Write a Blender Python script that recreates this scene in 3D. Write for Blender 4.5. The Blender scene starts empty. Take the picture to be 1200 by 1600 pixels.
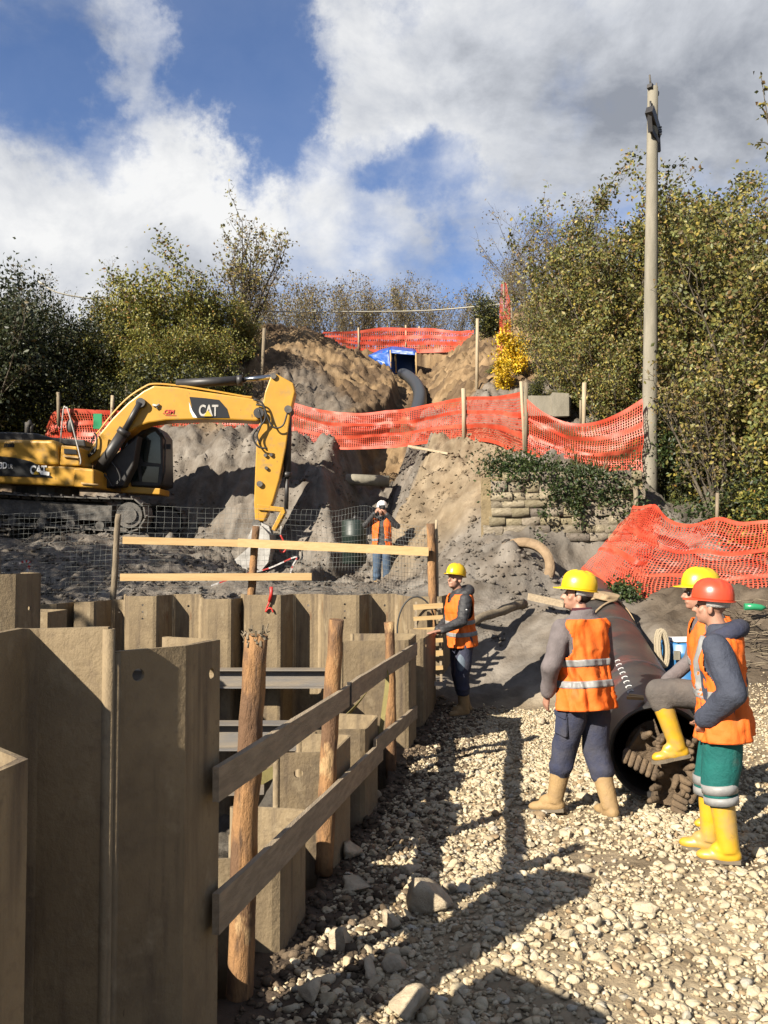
import bpy, bmesh, math, random
import numpy as np
from mathutils import Vector, Matrix, Euler
random.seed(7); np.random.seed(7)
RNG = np.random.default_rng(11)
S = bpy.context.scene
C = S.collection
R = math.radians

# ------------------------------------------------------------------ camera
CAM_Z, FPX, HOR = 2.0, 1340.0, 857.0
PITCH = math.atan((HOR - 800.0) / FPX)
cam_d = bpy.data.cameras.new('camera')
cam_d.sensor_fit = 'VERTICAL'; cam_d.sensor_height = 24.0; cam_d.lens = FPX / 1600.0 * 24.0
cam_d.clip_start = 0.05; cam_d.clip_end = 900.0
cam = bpy.data.objects.new('camera', cam_d); C.objects.link(cam)
cam.location = (0, 0, CAM_Z); cam.rotation_euler = (math.pi / 2 + PITCH, 0, 0)
S.camera = cam

def W(px, py, d):
    """point seen at photo pixel (px, py) at depth d metres along the view axis"""
    a, b = (px - 600.0) / FPX * d, (800.0 - py) / FPX * d
    c, s = math.cos(PITCH), math.sin(PITCH)
    return Vector((a, d * c - b * s, CAM_Z + d * s + b * c))

# ------------------------------------------------------------------ sun, sky, exposure
SUN_EL, SUN_TO = R(31.0), Vector((-0.70, -0.714, 0)).normalized()
sdir = Vector((SUN_TO.x * math.cos(SUN_EL), SUN_TO.y * math.cos(SUN_EL), math.sin(SUN_EL)))
sun_d = bpy.data.lights.new('sun', 'SUN'); sun_d.energy = 5.0; sun_d.angle = R(0.5); sun_d.color = (1.0, 0.91, 0.77)
sun = bpy.data.objects.new('sun', sun_d); C.objects.link(sun)
sun.rotation_euler = sdir.to_track_quat('Z', 'Y').to_euler(); sun.location = (-8, -8, 12)

world = bpy.data.worlds.new('World'); S.world = world; world.use_nodes = True
NT = world.node_tree; N = NT.nodes; L = NT.links
N.clear()
w_out = N.new('ShaderNodeOutputWorld'); w_bg = N.new('ShaderNodeBackground')
SKY_STRENGTH = 0.10
w_bg.inputs['Strength'].default_value = SKY_STRENGTH
L.new(w_bg.outputs[0], w_out.inputs[0])
sky = N.new('ShaderNodeTexSky'); sky.sky_type = 'NISHITA'; sky.sun_disc = False
sky.sun_elevation = SUN_EL
sky.sun_rotation = math.atan2(SUN_TO.x, SUN_TO.y)
sky.air_density = 1.0; sky.dust_density = 0.4; sky.ozone_density = 2.5
tc = N.new('ShaderNodeTexCoord')

def wmath(op, a, b=None, c=None, clamp=False):
    n = N.new('ShaderNodeMath'); n.operation = op; n.use_clamp = clamp
    for i, v in enumerate((a, b, c)):
        if v is None: continue
        if isinstance(v, (int, float)): n.inputs[i].default_value = v
        else: L.new(v, n.inputs[i])
    return n.outputs[0]

def pixdir(px, py): return (W(px, py, 1.0) - Vector((0, 0, CAM_Z))).normalized()

wn_ = N.new('ShaderNodeTexNoise'); wn_.inputs['Scale'].default_value = 7.0; wn_.inputs['Detail'].default_value = 9; wn_.inputs['Roughness'].default_value = 0.62
L.new(tc.outputs['Generated'], wn_.inputs['Vector'])
ws_ = N.new('ShaderNodeVectorMath'); ws_.operation = 'SUBTRACT'; L.new(wn_.outputs['Color'], ws_.inputs[0]); ws_.inputs[1].default_value = (0.5, 0.5, 0.5)
wa_ = N.new('ShaderNodeVectorMath'); wa_.operation = 'MULTIPLY_ADD'; L.new(ws_.outputs[0], wa_.inputs[0]); wa_.inputs[1].default_value = (0.24, 0.24, 0.24); L.new(tc.outputs['Generated'], wa_.inputs[2])
wnm = N.new('ShaderNodeVectorMath'); wnm.operation = 'NORMALIZE'; L.new(wa_.outputs[0], wnm.inputs[0]); WARPED = wnm.outputs[0]

def lobe(px, py, r_px, wgt):
    d = pixdir(px, py); ang = r_px / FPX
    n = N.new('ShaderNodeVectorMath'); n.operation = 'DOT_PRODUCT'
    L.new(WARPED, n.inputs[0]); n.inputs[1].default_value = d
    m = N.new('ShaderNodeMapRange'); m.interpolation_type = 'SMOOTHSTEP'
    m.inputs['From Min'].default_value = math.cos(ang); m.inputs['From Max'].default_value = 1.0
    m.inputs['To Min'].default_value = 0.0; m.inputs['To Max'].default_value = wgt
    L.new(n.outputs['Value'], m.inputs['Value'])
    return m.outputs[0]

def wnoise(scale, detail, rough, off, dist=0.0, squash=1.0):
    mp = N.new('ShaderNodeMapping'); mp.inputs['Location'].default_value = off
    mp.inputs['Scale'].default_value = (1, 1, squash)
    L.new(tc.outputs['Generated'], mp.inputs['Vector'])
    n = N.new('ShaderNodeTexNoise'); n.inputs['Scale'].default_value = scale
    n.inputs['Detail'].default_value = detail; n.inputs['Roughness'].default_value = rough
    n.inputs['Distortion'].default_value = dist
    L.new(mp.outputs[0], n.inputs['Vector'])
    return n.outputs['Fac']

cov = wmath('MULTIPLY_ADD', wnoise(4.6, 14, 0.60, (1.3, 0.2, 0.7), 0.30, 1.35), 2.3, -0.72)
cov = wmath('ADD', cov, wmath('MULTIPLY_ADD', wnoise(13.0, 10, 0.62, (3.3, 1.2, 4.7), 0.4, 1.3), 0.6, -0.30))
for lb in [(400, 80, 150, -0.50), (420, 170, 110, -0.42), (350, 20, 110, -0.32), (465, 235, 80, -0.22), (300, 90, 110, -0.30), (50, 80, 170, -0.42), (120, 225, 110, -0.50), (205, 245, 70, -0.35), (450, 30, 70, -0.2), (540, 270, 60, -.15), (672, 300, 75, -0.40), (850, 260, 150, -0.1), (760, 350, 120, -0.06), (730, 430, 110, -0.12), (900, 330, 140, 0.02), (1080, 200, 60, -.12),
           (180, 410, 270, 0.50), (20, 360, 200, 0.3), (300, 330, 140, 0.2), (440, 350, 170, 0.32), (560, 400, 160, 0.25), (230, 170, 110, 0.36), (215, 30, 100, 0.30), (550, 110, 120, 0.42), (520, 180, 90, 0.2), (600, 210, 90, 0.22), (650, 90, 160, 0.25),
           (900, 60, 330, 0.45), (1150, 110, 260, 0.40), (760, 100, 140, 0.18)]:
    cov = wmath('ADD', cov, lobe(*lb))
cfac = N.new('ShaderNodeMapRange'); cfac.interpolation_type = 'SMOOTHSTEP'
cfac.inputs['From Min'].default_value = -0.05; cfac.inputs['From Max'].default_value = 1.0; cfac.inputs['To Min'].default_value = 0.08
L.new(cov, cfac.inputs['Value'])
shade = wmath('MULTIPLY_ADD', wnoise(5.5, 12, 0.60, (5.1, 2.2, 0.3), 0.3, 1.4), 1.6, -0.26)
shade = wmath('ADD', shade, wmath('MULTIPLY_ADD', wnoise(15.0, 8, 0.6, (1.1, 6.2, 2.3), 0.3, 1.3), 0.35, -0.17))
for lb in [(900, 80, 300, -0.16), (1130, 150, 230, -0.15), (80, 320, 260, 0.22), (260, 190, 160, 0.16), (560, 150, 170, 0.20), (450, 330, 200, 0.12), (200, 400, 200, -0.12), (1040, 290, 120, 0.10), (60, 100, 150, -.15)]:
    shade = wmath('ADD', shade, lobe(*lb))
cr = N.new('ShaderNodeValToRGB')
cr.color_ramp.elements[0].position = 0.10; cr.color_ramp.elements[0].color = (1.10, 1.19, 1.38, 1)
cr.color_ramp.elements[1].position = 0.85; cr.color_ramp.elements[1].color = (3.35, 3.36, 3.36, 1)
e = cr.color_ramp.elements.new(0.48); e.color = (2.25, 2.34, 2.52, 1)
L.new(shade, cr.inputs['Fac'])
skyg = N.new('ShaderNodeMix'); skyg.data_type = 'RGBA'; skyg.blend_type = 'MULTIPLY'; skyg.inputs['Factor'].default_value = 1.0
L.new(sky.outputs[0], skyg.inputs['A']); skyg.inputs['B'].default_value = (0.32, 0.395, 0.52, 1)
wm = N.new('ShaderNodeMix'); wm.data_type = 'RGBA'
L.new(cfac.outputs[0], wm.inputs['Factor']); L.new(skyg.outputs['Result'], wm.inputs['A']); L.new(cr.outputs[0], wm.inputs['B'])
L.new(wm.outputs['Result'], w_bg.inputs['Color'])

S.view_settings.view_transform = 'Standard'; S.view_settings.look = 'None'
S.view_settings.exposure = 1.48; S.view_settings.gamma = 1.0; S.view_settings.use_curve_mapping = False
S.render.engine = 'CYCLES'
S.cycles.max_bounces = 5; S.cycles.diffuse_bounces = 3; S.cycles.glossy_bounces = 2
S.cycles.transmission_bounces = 3; S.cycles.transparent_max_bounces = 6
S.cycles.caustics_reflective = False; S.cycles.caustics_refractive = False
S.cycles.use_denoising = True

# ------------------------------------------------------------------ numpy noise
_P = np.random.default_rng(3).permutation(512)
_V = np.random.default_rng(4).random(512)
def vnoise(x, y, seed=0):
    x = np.asarray(x, float); y = np.asarray(y, float)
    xi = np.floor(x).astype(int); yi = np.floor(y).astype(int)
    fx = x - xi; fy = y - yi
    fx = fx * fx * fx * (fx * (fx * 6 - 15) + 10); fy = fy * fy * fy * (fy * (fy * 6 - 15) + 10)
    def h(a, b): return _V[_P[(_P[(a + seed * 37) & 511] + b) & 511]]
    a = h(xi, yi); b = h(xi + 1, yi); c = h(xi, yi + 1); d = h(xi + 1, yi + 1)
    return (a + (b - a) * fx) * (1 - fy) + (c + (d - c) * fx) * fy
def fbm(x, y, octv=4, seed=0, gain=0.5):
    s = 0; a = 1.0; t = 0
    for i in range(octv):
        s = s + a * (vnoise(x * 2 ** i + 13.7 * i, y * 2 ** i - 7.1 * i, seed + i) - 0.5); t += a; a *= gain
    return s / t
def noise3(p, f, seed=0):
    return (vnoise(p[:, 0] * f + p[:, 2] * f * 0.6, p[:, 1] * f - p[:, 2] * f * 0.8, seed) + vnoise(p[:, 2] * f + p[:, 1] * f * 0.3, p[:, 0] * f * 0.9, seed + 5)) - 1.0
def sstep(a, b, x):
    t = np.clip((np.asarray(x, float) - a) / (b - a), 0, 1); return t * t * (3 - 2 * t)

# ------------------------------------------------------------------ materials
def mat(name, base, rough=0.7, metal=0.0, var=None, vscale=6.0, stretch=(1, 1, 1), bump=0.0, bscale=30.0, attr=None, spec=0.5,
        trans=0.0, extra=None, vlo=0.35, vhi=0.65, coat=0.0, detail=6):
    """principled material; var = second colour mixed in by noise; attr = colour attribute multiplied in; extra = (colour, scale, lo, hi, stretch) stains"""
    m = bpy.data.materials.new(name); m.use_nodes = True
    t = m.node_tree; n = t.nodes; l = t.links
    b = n['Principled BSDF']; out = n['Material Output']
    b.inputs['Roughness'].default_value = rough; b.inputs['Metallic'].default_value = metal
    b.inputs['Specular IOR Level'].default_value = spec
    if coat: b.inputs['Coat Weight'].default_value = coat; b.inputs['Coat Roughness'].default_value = 0.15
    co = n.new('ShaderNodeTexCoord')
    col = None
    base = tuple(x * ALB for x in base); extra = [(tuple(x * ALB for x in ex[0]),) + tuple(ex[1:]) for ex in (extra or [])]
    if var is not None and not attr: var = tuple(x * ALB for x in var)
    rgb = n.new('ShaderNodeRGB'); rgb.outputs[0].default_value = (*base, 1); col = rgb.outputs[0]
    def noise(sc, st, det=detail, ro=0.6):
        mp = n.new('ShaderNodeMapping'); mp.inputs['Scale'].default_value = st
        l.new(co.outputs['Object'], mp.inputs['Vector'])
        x = n.new('ShaderNodeTexNoise'); x.inputs['Scale'].default_value = sc; x.inputs['Detail'].default_value = det; x.inputs['Roughness'].default_value = ro
        l.new(mp.outputs[0], x.inputs['Vector']); return x.outputs['Fac']
    def mix(fac, a, c, mode='MIX', f=None):
        x = n.new('ShaderNodeMix'); x.data_type = 'RGBA'; x.blend_type = mode
        if fac is not None: l.new(fac, x.inputs['Factor'])
        else: x.inputs['Factor'].default_value = f
        for s, v in (('A', a), ('B', c)):
            if isinstance(v, tuple): x.inputs[s].default_value = (*v, 1)
            else: l.new(v, x.inputs[s])
        return x.outputs['Result']
    def rng(v, lo, hi):
        x = n.new('ShaderNodeMapRange'); x.inputs['From Min'].default_value = lo; x.inputs['From Max'].default_value = hi
        l.new(v, x.inputs['Value']); return x.outputs[0]
    if attr:
        a = n.new('ShaderNodeVertexColor'); a.layer_name = attr; col = mix(None, a.outputs['Color'], (ALB, ALB, ALB), 'MULTIPLY', 1.0)
    if var is not None:
        v = noise(vscale, stretch)
        if attr: col = mix(rng(v, vlo, vhi), col, mix(None, col, var, 'MULTIPLY', 1.0))
        else: col = mix(rng(v, vlo, vhi), col, var)
    for ex in (extra or []):
        v = noise(ex[1], ex[4], 5); col = mix(rng(v, ex[2], ex[3]), col, ex[0])
    l.new(col, b.inputs['Base Color'])
    if bump:
        v = noise(bscale, stretch, 8, 0.65)
        bp = n.new('ShaderNodeBump'); bp.inputs['Strength'].default_value = min(1.0, bump); bp.inputs['Distance'].default_value = 0.02 if bump <= 1 else 0.02 * bump
        l.new(v, bp.inputs['Height']); l.new(bp.outputs[0], b.inputs['Normal'])
    if trans:
        tr = n.new('ShaderNodeBsdfTranslucent'); l.new(col, tr.inputs['Color'])
        mx = n.new('ShaderNodeMixShader'); mx.inputs[0].default_value = trans
        l.new(b.outputs[0], mx.inputs[1]); l.new(tr.outputs[0], mx.inputs[2]); l.new(mx.outputs[0], out.inputs['Surface'])
    return m

ALB = 0.59      # all base colours are set together with the exposure
M = {}
M['soil'] = mat('soil', (0.2, 0.18, 0.15), 0.95, attr='Col', var=(0.62, 0.58, 0.54), vscale=2.5, bump=1.6, bscale=14, spec=0.15, detail=10)
M['stone_gravel'] = mat('limestone_gravel', (0.5, 0.42, 0.3), 0.9, attr='Col', var=(0.80, 0.77, 0.70), vscale=22, bump=0.6, bscale=60, spec=0.2)
M['rock'] = mat('rock', (0.66, 0.55, 0.39), 0.9, var=(0.44, 0.36, 0.25), vscale=9, bump=1.0, bscale=25, spec=0.2)
M['pile'] = mat('mud_coated_steel', (0.345, 0.262, 0.155), 0.8, var=(0.215, 0.16, 0.095), vscale=2.2, stretch=(1.0, 1.0, 0.8), bump=0.45, bscale=34, spec=0.25, detail=12,
                extra=[((0.115, 0.085, 0.06), 3.0, 0.52, 0.70, (2.6, 2.6, 0.22)), ((0.13, 0.10, 0.07), 1.6, 0.56, 0.72, (1, 1, 1)), ((0.43, 0.345, 0.22), 5, 0.58, 0.78, (1, 1, 0.7)), ((0.24, 0.18, 0.11), 24, 0.54, 0.70, (1, 1, 1)), ((0.20, 0.10, 0.05), 5, 0.66, 0.76, (1.8, 1.8, 0.5)), ((0.09, 0.065, 0.045), 16, 0.70, 0.76, (1.5, 1.5, 0.5))])
M['pile_rough'] = mat('clay_crusted_steel', (0.30, 0.25, 0.17), 0.9, var=(0.16, 0.13, 0.09), vscale=6, bump=2.5, bscale=22, spec=0.15)
M['beam'] = mat('rusty_beam_steel', (0.30, 0.24, 0.165), 0.6, var=(0.16, 0.16, 0.165), vscale=2.5, stretch=(0.4, 1, 3), bump=0.2, spec=0.5)
M['log'] = mat('barked_log', (0.41, 0.225, 0.10), 0.85, var=(0.20, 0.115, 0.065), vscale=3.5, stretch=(1.8, 1.8, 0.6), bump=1.2, bscale=22, spec=0.2, vlo=0.46, vhi=0.56,
               extra=[((0.55, 0.36, 0.18), 4.1, 0.58, 0.64, (1.5, 1.5, 0.7)), ((0.11, 0.07, 0.045), 13, 0.60, 0.70, (2, 2, 0.3))])
M['board'] = mat('weathered_board', (0.46, 0.37, 0.255), 0.85, var=(0.31, 0.245, 0.17), vscale=5, stretch=(6, 0.5, 6), bump=0.5, bscale=20, spec=0.2,
                 extra=[((0.12, 0.085, 0.06), 9, 0.68, 0.76, (1, 1, 1))])
M['pine'] = mat('fresh_pine_board', (0.60, 0.42, 0.20), 0.7, var=(0.52, 0.34, 0.15), vscale=4, stretch=(0.5, 6, 6), bump=0.2, spec=0.25,
                extra=[((0.33, 0.19, 0.08), 6, 0.70, 0.76, (0.6, 2, 2))])
M['grey_wood'] = mat('grey_timber', (0.33, 0.27, 0.19), 0.9, var=(0.2, 0.16, 0.11), vscale=6, stretch=(3, 3, 0.5), bump=0.6, bscale=25, spec=0.15)
M['stake'] = mat('pale_stake', (0.52, 0.42, 0.28), 0.85, var=(0.40, 0.31, 0.2), vscale=8, stretch=(2, 2, 0.4), bump=0.3)
M['wire'] = mat('galvanised_wire', (0.20, 0.21, 0.20), 0.5, metal=0.3)
M['net'] = mat('orange_plastic_net', (0.82, 0.075, 0.03), 0.5, var=(0.88, 0.17, 0.09), vscale=2.0, trans=0.30, spec=0.5)
M['yellow'] = mat('yellow_machine_paint', (0.66, 0.36, 0.035), 0.42, var=(0.60, 0.31, 0.03), vscale=2.5, bump=0.04, bscale=18, spec=0.5,
                  extra=[((0.34, 0.24, 0.11), 4, 0.54, 0.80, (1, 1, 1)), ((0.14, 0.10, 0.06), 11, 0.66, 0.76, (1, 1, 0.6))])
M['black'] = mat('black_metal', (0.02, 0.02, 0.022), 0.5, var=(0.045, 0.04, 0.036), vscale=5)
M['rubber'] = mat('black_rubber', (0.018, 0.018, 0.018), 0.6)
M['chrome'] = mat('chrome_rod', (0.62, 0.64, 0.66), 0.18, metal=1.0)
M['muddy_steel'] = mat('muddy_track_steel', (0.17, 0.155, 0.135), 0.85, var=(0.085, 0.078, 0.07), vscale=7, bump=0.8, bscale=20)
M['bucket'] = mat('worn_bucket_steel', (0.58, 0.56, 0.52), 0.6, var=(0.36, 0.34, 0.31), vscale=5, bump=0.4)
M['glass'] = mat('dark_cab_glass', (0.018, 0.026, 0.024), 0.08, spec=0.8)
M['decal'] = mat('black_decal', (0.014, 0.015, 0.017), 0.35)
M['white'] = mat('white_print', (0.98, 0.98, 0.96), 0.5)
M['red_print'] = mat('red_print', (0.62, 0.03, 0.02), 0.5)
M['yel_print'] = mat('yellow_print', (0.75, 0.45, 0.02), 0.5)
M['hdpe'] = mat('black_polyethylene_pipe', (0.032, 0.032, 0.034), 0.40, var=(0.075, 0.066, 0.058), vscale=2.2, stretch=(1, 1, 1), bump=0.10, bscale=30, spec=0.5,
                extra=[((0.20, 0.055, 0.04), 1.7, 0.56, 0.70, (1, 1, 1)), ((0.22, 0.20, 0.17), 9.0, 0.66, 0.80, (1, 1, 1))])
M['hose'] = mat('black_corrugated_hose', (0.05, 0.055, 0.06), 0.45)
M['mudbrown'] = mat('mud_caked_steel', (0.20, 0.135, 0.075), 0.85, var=(0.11, 0.075, 0.045), vscale=9, bump=1.2, bscale=25)
M['strap'] = mat('tan_webbing', (0.46, 0.33, 0.19), 0.85, var=(0.36, 0.25, 0.14), vscale=14, bump=0.3, bscale=120)
M['sling'] = mat('yellowish_webbing', (0.42, 0.36, 0.13), 0.8, var=(0.34, 0.28, 0.1), vscale=12, bump=0.3, bscale=90, trans=0.25)
M['rope'] = mat('pale_rope', (0.42, 0.35, 0.24), 0.9, bump=0.6, bscale=90)
M['drum'] = mat('blue_plastic_drum', (0.03, 0.17, 0.40), 0.4, var=(0.045, 0.20, 0.43), vscale=4, spec=0.5, extra=[((0.25, 0.27, 0.28), 11, 0.66, 0.78, (1, 1, 1))])
M['tarp'] = mat('blue_tarpaulin', (0.012, 0.115, 0.50), 0.42, var=(0.01, 0.09, 0.42), vscale=4, bump=0.3, bscale=8)
M['tarp_dark'] = mat('dark_tarpaulin', (0.02, 0.035, 0.08), 0.6)
M['wallstone'] = mat('tuff_stone', (0.47, 0.37, 0.21), 0.95, attr='Col', var=(0.62, 0.6, 0.55), vscale=7, bump=1.5, bscale=20, spec=0.1)
M['mortar'] = mat('earth_mortar', (0.34, 0.265, 0.155), 0.95, var=(0.22, 0.17, 0.10), vscale=5, bump=1.5, bscale=18, spec=0.1)
M['concrete'] = mat('weathered_concrete', (0.35, 0.32, 0.255), 0.9, var=(0.25, 0.23, 0.18), vscale=3, stretch=(2, 2, 0.5), bump=0.4, bscale=40, spec=0.2)
M['rust'] = mat('rusty_ring', (0.36, 0.25, 0.145), 0.85, var=(0.25, 0.165, 0.09), vscale=8, bump=0.9, bscale=30)
M['leaf'] = mat('leaf', (0.1, 0.1, 0.03), 0.5, attr='Col', trans=0.30, spec=0.35)
M['bark'] = mat('bark', (0.17, 0.145, 0.11), 0.9, var=(0.10, 0.085, 0.065), vscale=10, bump=0.6, bscale=40, spec=0.1)
M['cable'] = mat('pale_cable', (0.5, 0.47, 0.38), 0.7)
M['tape_w'] = mat('white_tape', (0.75, 0.72, 0.70), 0.5, trans=0.3)
M['tape_r'] = mat('red_tape', (0.65, 0.04, 0.03), 0.5, trans=0.3)
M['tin'] = mat('grey_blue_sheet', (0.36, 0.43, 0.52), 0.5, metal=0.2)
M['green'] = mat('green_plastic', (0.03, 0.30, 0.13), 0.3)

# ------------------------------------------------------------------ mesh builders
class MB:
    def __init__(self): self.v = []; self.f = []; self.mi = []; self.sm = []
    def add(self, vs, fs, mi=0, smooth=False):
        o = len(self.v); self.v.extend([tuple(p) for p in vs])
        for f in fs: self.f.append([i + o for i in f]); self.mi.append(mi); self.sm.append(smooth)
        return self
    def box(self, c, s, rot=None, mi=0, jit=0.0):
        hx, hy, hz = s[0] / 2, s[1] / 2, s[2] / 2
        vs = [Vector((x, y, z)) for z in (-hz, hz) for x, y in ((-hx, -hy), (hx, -hy), (hx, hy), (-hx, hy))]
        if jit: vs = [v + Vector((random.uniform(-jit, jit) for _ in range(3))) for v in vs]
        if rot is not None: vs = [rot @ v for v in vs]
        c = Vector(c)
        return self.add([v + c for v in vs], [(3, 2, 1, 0), (4, 5, 6, 7), (0, 1, 5, 4), (1, 2, 6, 5), (2, 3, 7, 6), (3, 0, 4, 7)], mi)
    def bar(self, a, b, w, h, up=(0, 0, 1), mi=0):
        """box from a to b: h along the up direction, w across"""
        a = Vector(a); b = Vector(b); d = (b - a); ln = d.length; d.normalize()
        u = Vector(up); u = (u - d * u.dot(d)).normalized(); s = d.cross(u)
        m = Matrix((d, s, u)).transposed()
        return self.box((a + b) / 2, (ln, w, h), m, mi)
    def tube(self, pts, rad, n=8, cap=True, smooth=True, mi=0, jit=0.0):
        pts = [Vector(p) for p in pts]; k = len(pts)
        if isinstance(rad, (int, float)): rad = [rad] * k
        vs = []; ref = Vector((0.31, 0.17, 0.93)).normalized()
        t0 = (pts[1] - pts[0]).normalized()
        if abs(ref.dot(t0)) > 0.9: ref = Vector((0.9, 0.1, 0.2))
        side = (ref - t0 * ref.dot(t0)).normalized()
        for i in range(k):
            t = (pts[min(i + 1, k - 1)] - pts[max(i - 1, 0)]).normalized()
            side = (side - t * side.dot(t)).normalized(); b = t.cross(side)
            for j in range(n):
                a = 2 * math.pi * j / n; r = rad[i] * (1 + (random.uniform(-jit, jit) if jit else 0))
                vs.append(pts[i] + (side * math.cos(a) + b * math.sin(a)) * r)
        fs = [(i * n + j, i * n + (j + 1) % n, (i + 1) * n + (j + 1) % n, (i + 1) * n + j) for i in range(k - 1) for j in range(n)]
        o = len(self.v); self.add(vs, fs, mi, smooth)
        if cap:
            self.f.append([o + j for j in reversed(range(n))]); self.f.append([o + (k - 1) * n + j for j in range(n)])
            self.mi += [mi, mi]; self.sm += [False, False]
        return self
    def loft(self, rings, cap=True, smooth=True, mi=0, closed=True):
        n = len(rings[0]); k = len(rings); vs = [p for r in rings for p in r]
        m = n if closed else n - 1
        fs = [(i * n + j, i * n + (j + 1) % n, (i + 1) * n + (j + 1) % n, (i + 1) * n + j) for i in range(k - 1) for j in range(m)]
        o = len(self.v); self.add(vs, fs, mi, smooth)
        if cap and closed:
            self.f.append([o + j for j in reversed(range(n))]); self.f.append([o + (k - 1) * n + j for j in range(n)])
            self.mi += [mi, mi]; self.sm += [smooth, smooth]
        return self
    def prism(self, a, b, mi=0, smooth=False):
        """solid between polygon a (list of 3D points) and polygon b"""
        n = len(a); o = len(self.v); self.add(list(a) + list(b), [(j, (j + 1) % n, n + (j + 1) % n, n + j) for j in range(n)], mi, smooth)
        self.f.append([o + j for j in reversed(range(n))]); self.f.append([o + n + j for j in range(n)]); self.mi += [mi, mi]; self.sm += [False, False]
        return self
    def sphere(self, c, r, n=12, m=8, rot=None, mi=0):
        c = Vector(c); r = r if isinstance(r, (tuple, list, Vector)) else (r, r, r)
        vs = []
        def P(th, ph):
            v = Vector((r[0] * math.sin(th) * math.cos(ph), r[1] * math.sin(th) * math.sin(ph), r[2] * math.cos(th)))
            return (rot @ v if rot is not None else v) + c
        vs.append(P(0, 0))
        for i in range(1, m):
            for j in range(n): vs.append(P(math.pi * i / m, 2 * math.pi * j / n))
        vs.append(P(math.pi, 0)); e = len(vs) - 1
        fs = [(0, 1 + j, 1 + (j + 1) % n) for j in range(n)]
        for i in range(m - 2):
            for j in range(n):
                a = 1 + i * n; fs.append((a + j, a + n + j, a + n + (j + 1) % n, a + (j + 1) % n))
        a = 1 + (m - 2) * n
        fs += [(a + j, e, a + (j + 1) % n) for j in range(n)]
        return self.add(vs, fs, mi, True)
    def capsule(self, a, b, r0, r1, n=12, m=4):
        a = Vector(a); b = Vector(b); t = (b - a).normalized()
        pts = []; rad = []
        for i in range(m + 1):
            th = math.pi / 2 * (1 - i / m); pts.append(a - t * r0 * math.sin(th)); rad.append(max(r0 * math.cos(th), 1e-4))
        for i in range(m + 1):
            th = math.pi / 2 * (i / m); pts.append(b + t * r1 * math.sin(th)); rad.append(max(r1 * math.cos(th), 1e-4))
        return self.tube(pts, rad, n, cap=True)
    def mesh(self, name, mats, org=(0, 0, 0)):
        me = bpy.data.meshes.new(name); o = Vector(org)
        me.from_pydata([(p[0] - o.x, p[1] - o.y, p[2] - o.z) for p in self.v], [], self.f)
        for m in (mats if isinstance(mats, (list, tuple)) else [mats]): me.materials.append(m)
        me.polygons.foreach_set('material_index', self.mi); me.polygons.foreach_set('use_smooth', self.sm)
        me.update(); return me
    def build(self, name, mats, parent=None, local=False, org=None):
        """link as ONE object; coordinates are world unless local (then the parent's frame)"""
        if parent is not None:
            og = (0, 0, 0) if local else ORG[parent.name]
            o = bpy.data.objects.new(name, self.mesh(name, mats, og)); C.objects.link(o); o.parent = parent; ORG[o.name] = Vector(og)
        else:
            if org is None:
                a = np.array(self.v); org = (float(a[:, 0].mean()), float(a[:, 1].mean()), float(a[:, 2].min()))
            o = bpy.data.objects.new(name, self.mesh(name, mats, org)); C.objects.link(o); o.location = org; ORG[o.name] = Vector(org)
        return o
ORG = {}
def clean(me):
    bm = bmesh.new(); bm.from_mesh(me); bmesh.ops.recalc_face_normals(bm, faces=bm.faces); bm.to_mesh(me); bm.free()
def tag(o, label=None, cat=None, group=None, kind=None):
    if label and len(label.split()) > 16: print('LONG LABEL', label)
    if label: o['label'] = label
    if cat: o['category'] = cat
    if group: o['group'] = group
    if kind: o['kind'] = kind
    return o
def thing(name, label, cat, loc, rz=0.0, group=None):
    o = bpy.data.objects.new(name, None); C.objects.link(o); o.location = loc; o.rotation_euler = (0, 0, rz)
    o.empty_display_size = 0.2; ORG[o.name] = Vector(loc)
    return tag(o, label, cat, group)
def mesh_np(name, v, f, mats, cols=None, smooth=False):
    """v (n,3), f (m,k) arrays -> mesh, fast"""
    me = bpy.data.meshes.new(name); n, m, k = len(v), len(f), f.shape[1]
    me.vertices.add(n); me.loops.add(m * k); me.polygons.add(m)
    me.vertices.foreach_set('co', np.ascontiguousarray(v, np.float32).ravel())
    me.polygons.foreach_set('loop_start', np.arange(m, dtype=np.int32) * k)
    me.loops.foreach_set('vertex_index', np.ascontiguousarray(f, np.int32).ravel())
    if smooth: me.polygons.foreach_set('use_smooth', np.ones(m, bool))
    for x in (mats if isinstance(mats, (list, tuple)) else [mats]): me.materials.append(x)
    if cols is not None:
        a = me.attributes.new('Col', 'FLOAT_COLOR', 'POINT')
        c4 = np.ones((n, 4), np.float32); c4[:, :3] = cols; a.data.foreach_set('color', c4.ravel())
    me.update(calc_edges=True); me.validate(); return me
def obj_np(name, me, parent=None, loc=(0, 0, 0)):
    o = bpy.data.objects.new(name, me); C.objects.link(o)
    if parent is not None: o.parent = parent; ORG[o.name] = ORG[parent.name]
    else: o.location = loc; ORG[o.name] = Vector(loc)
    return o
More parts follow.
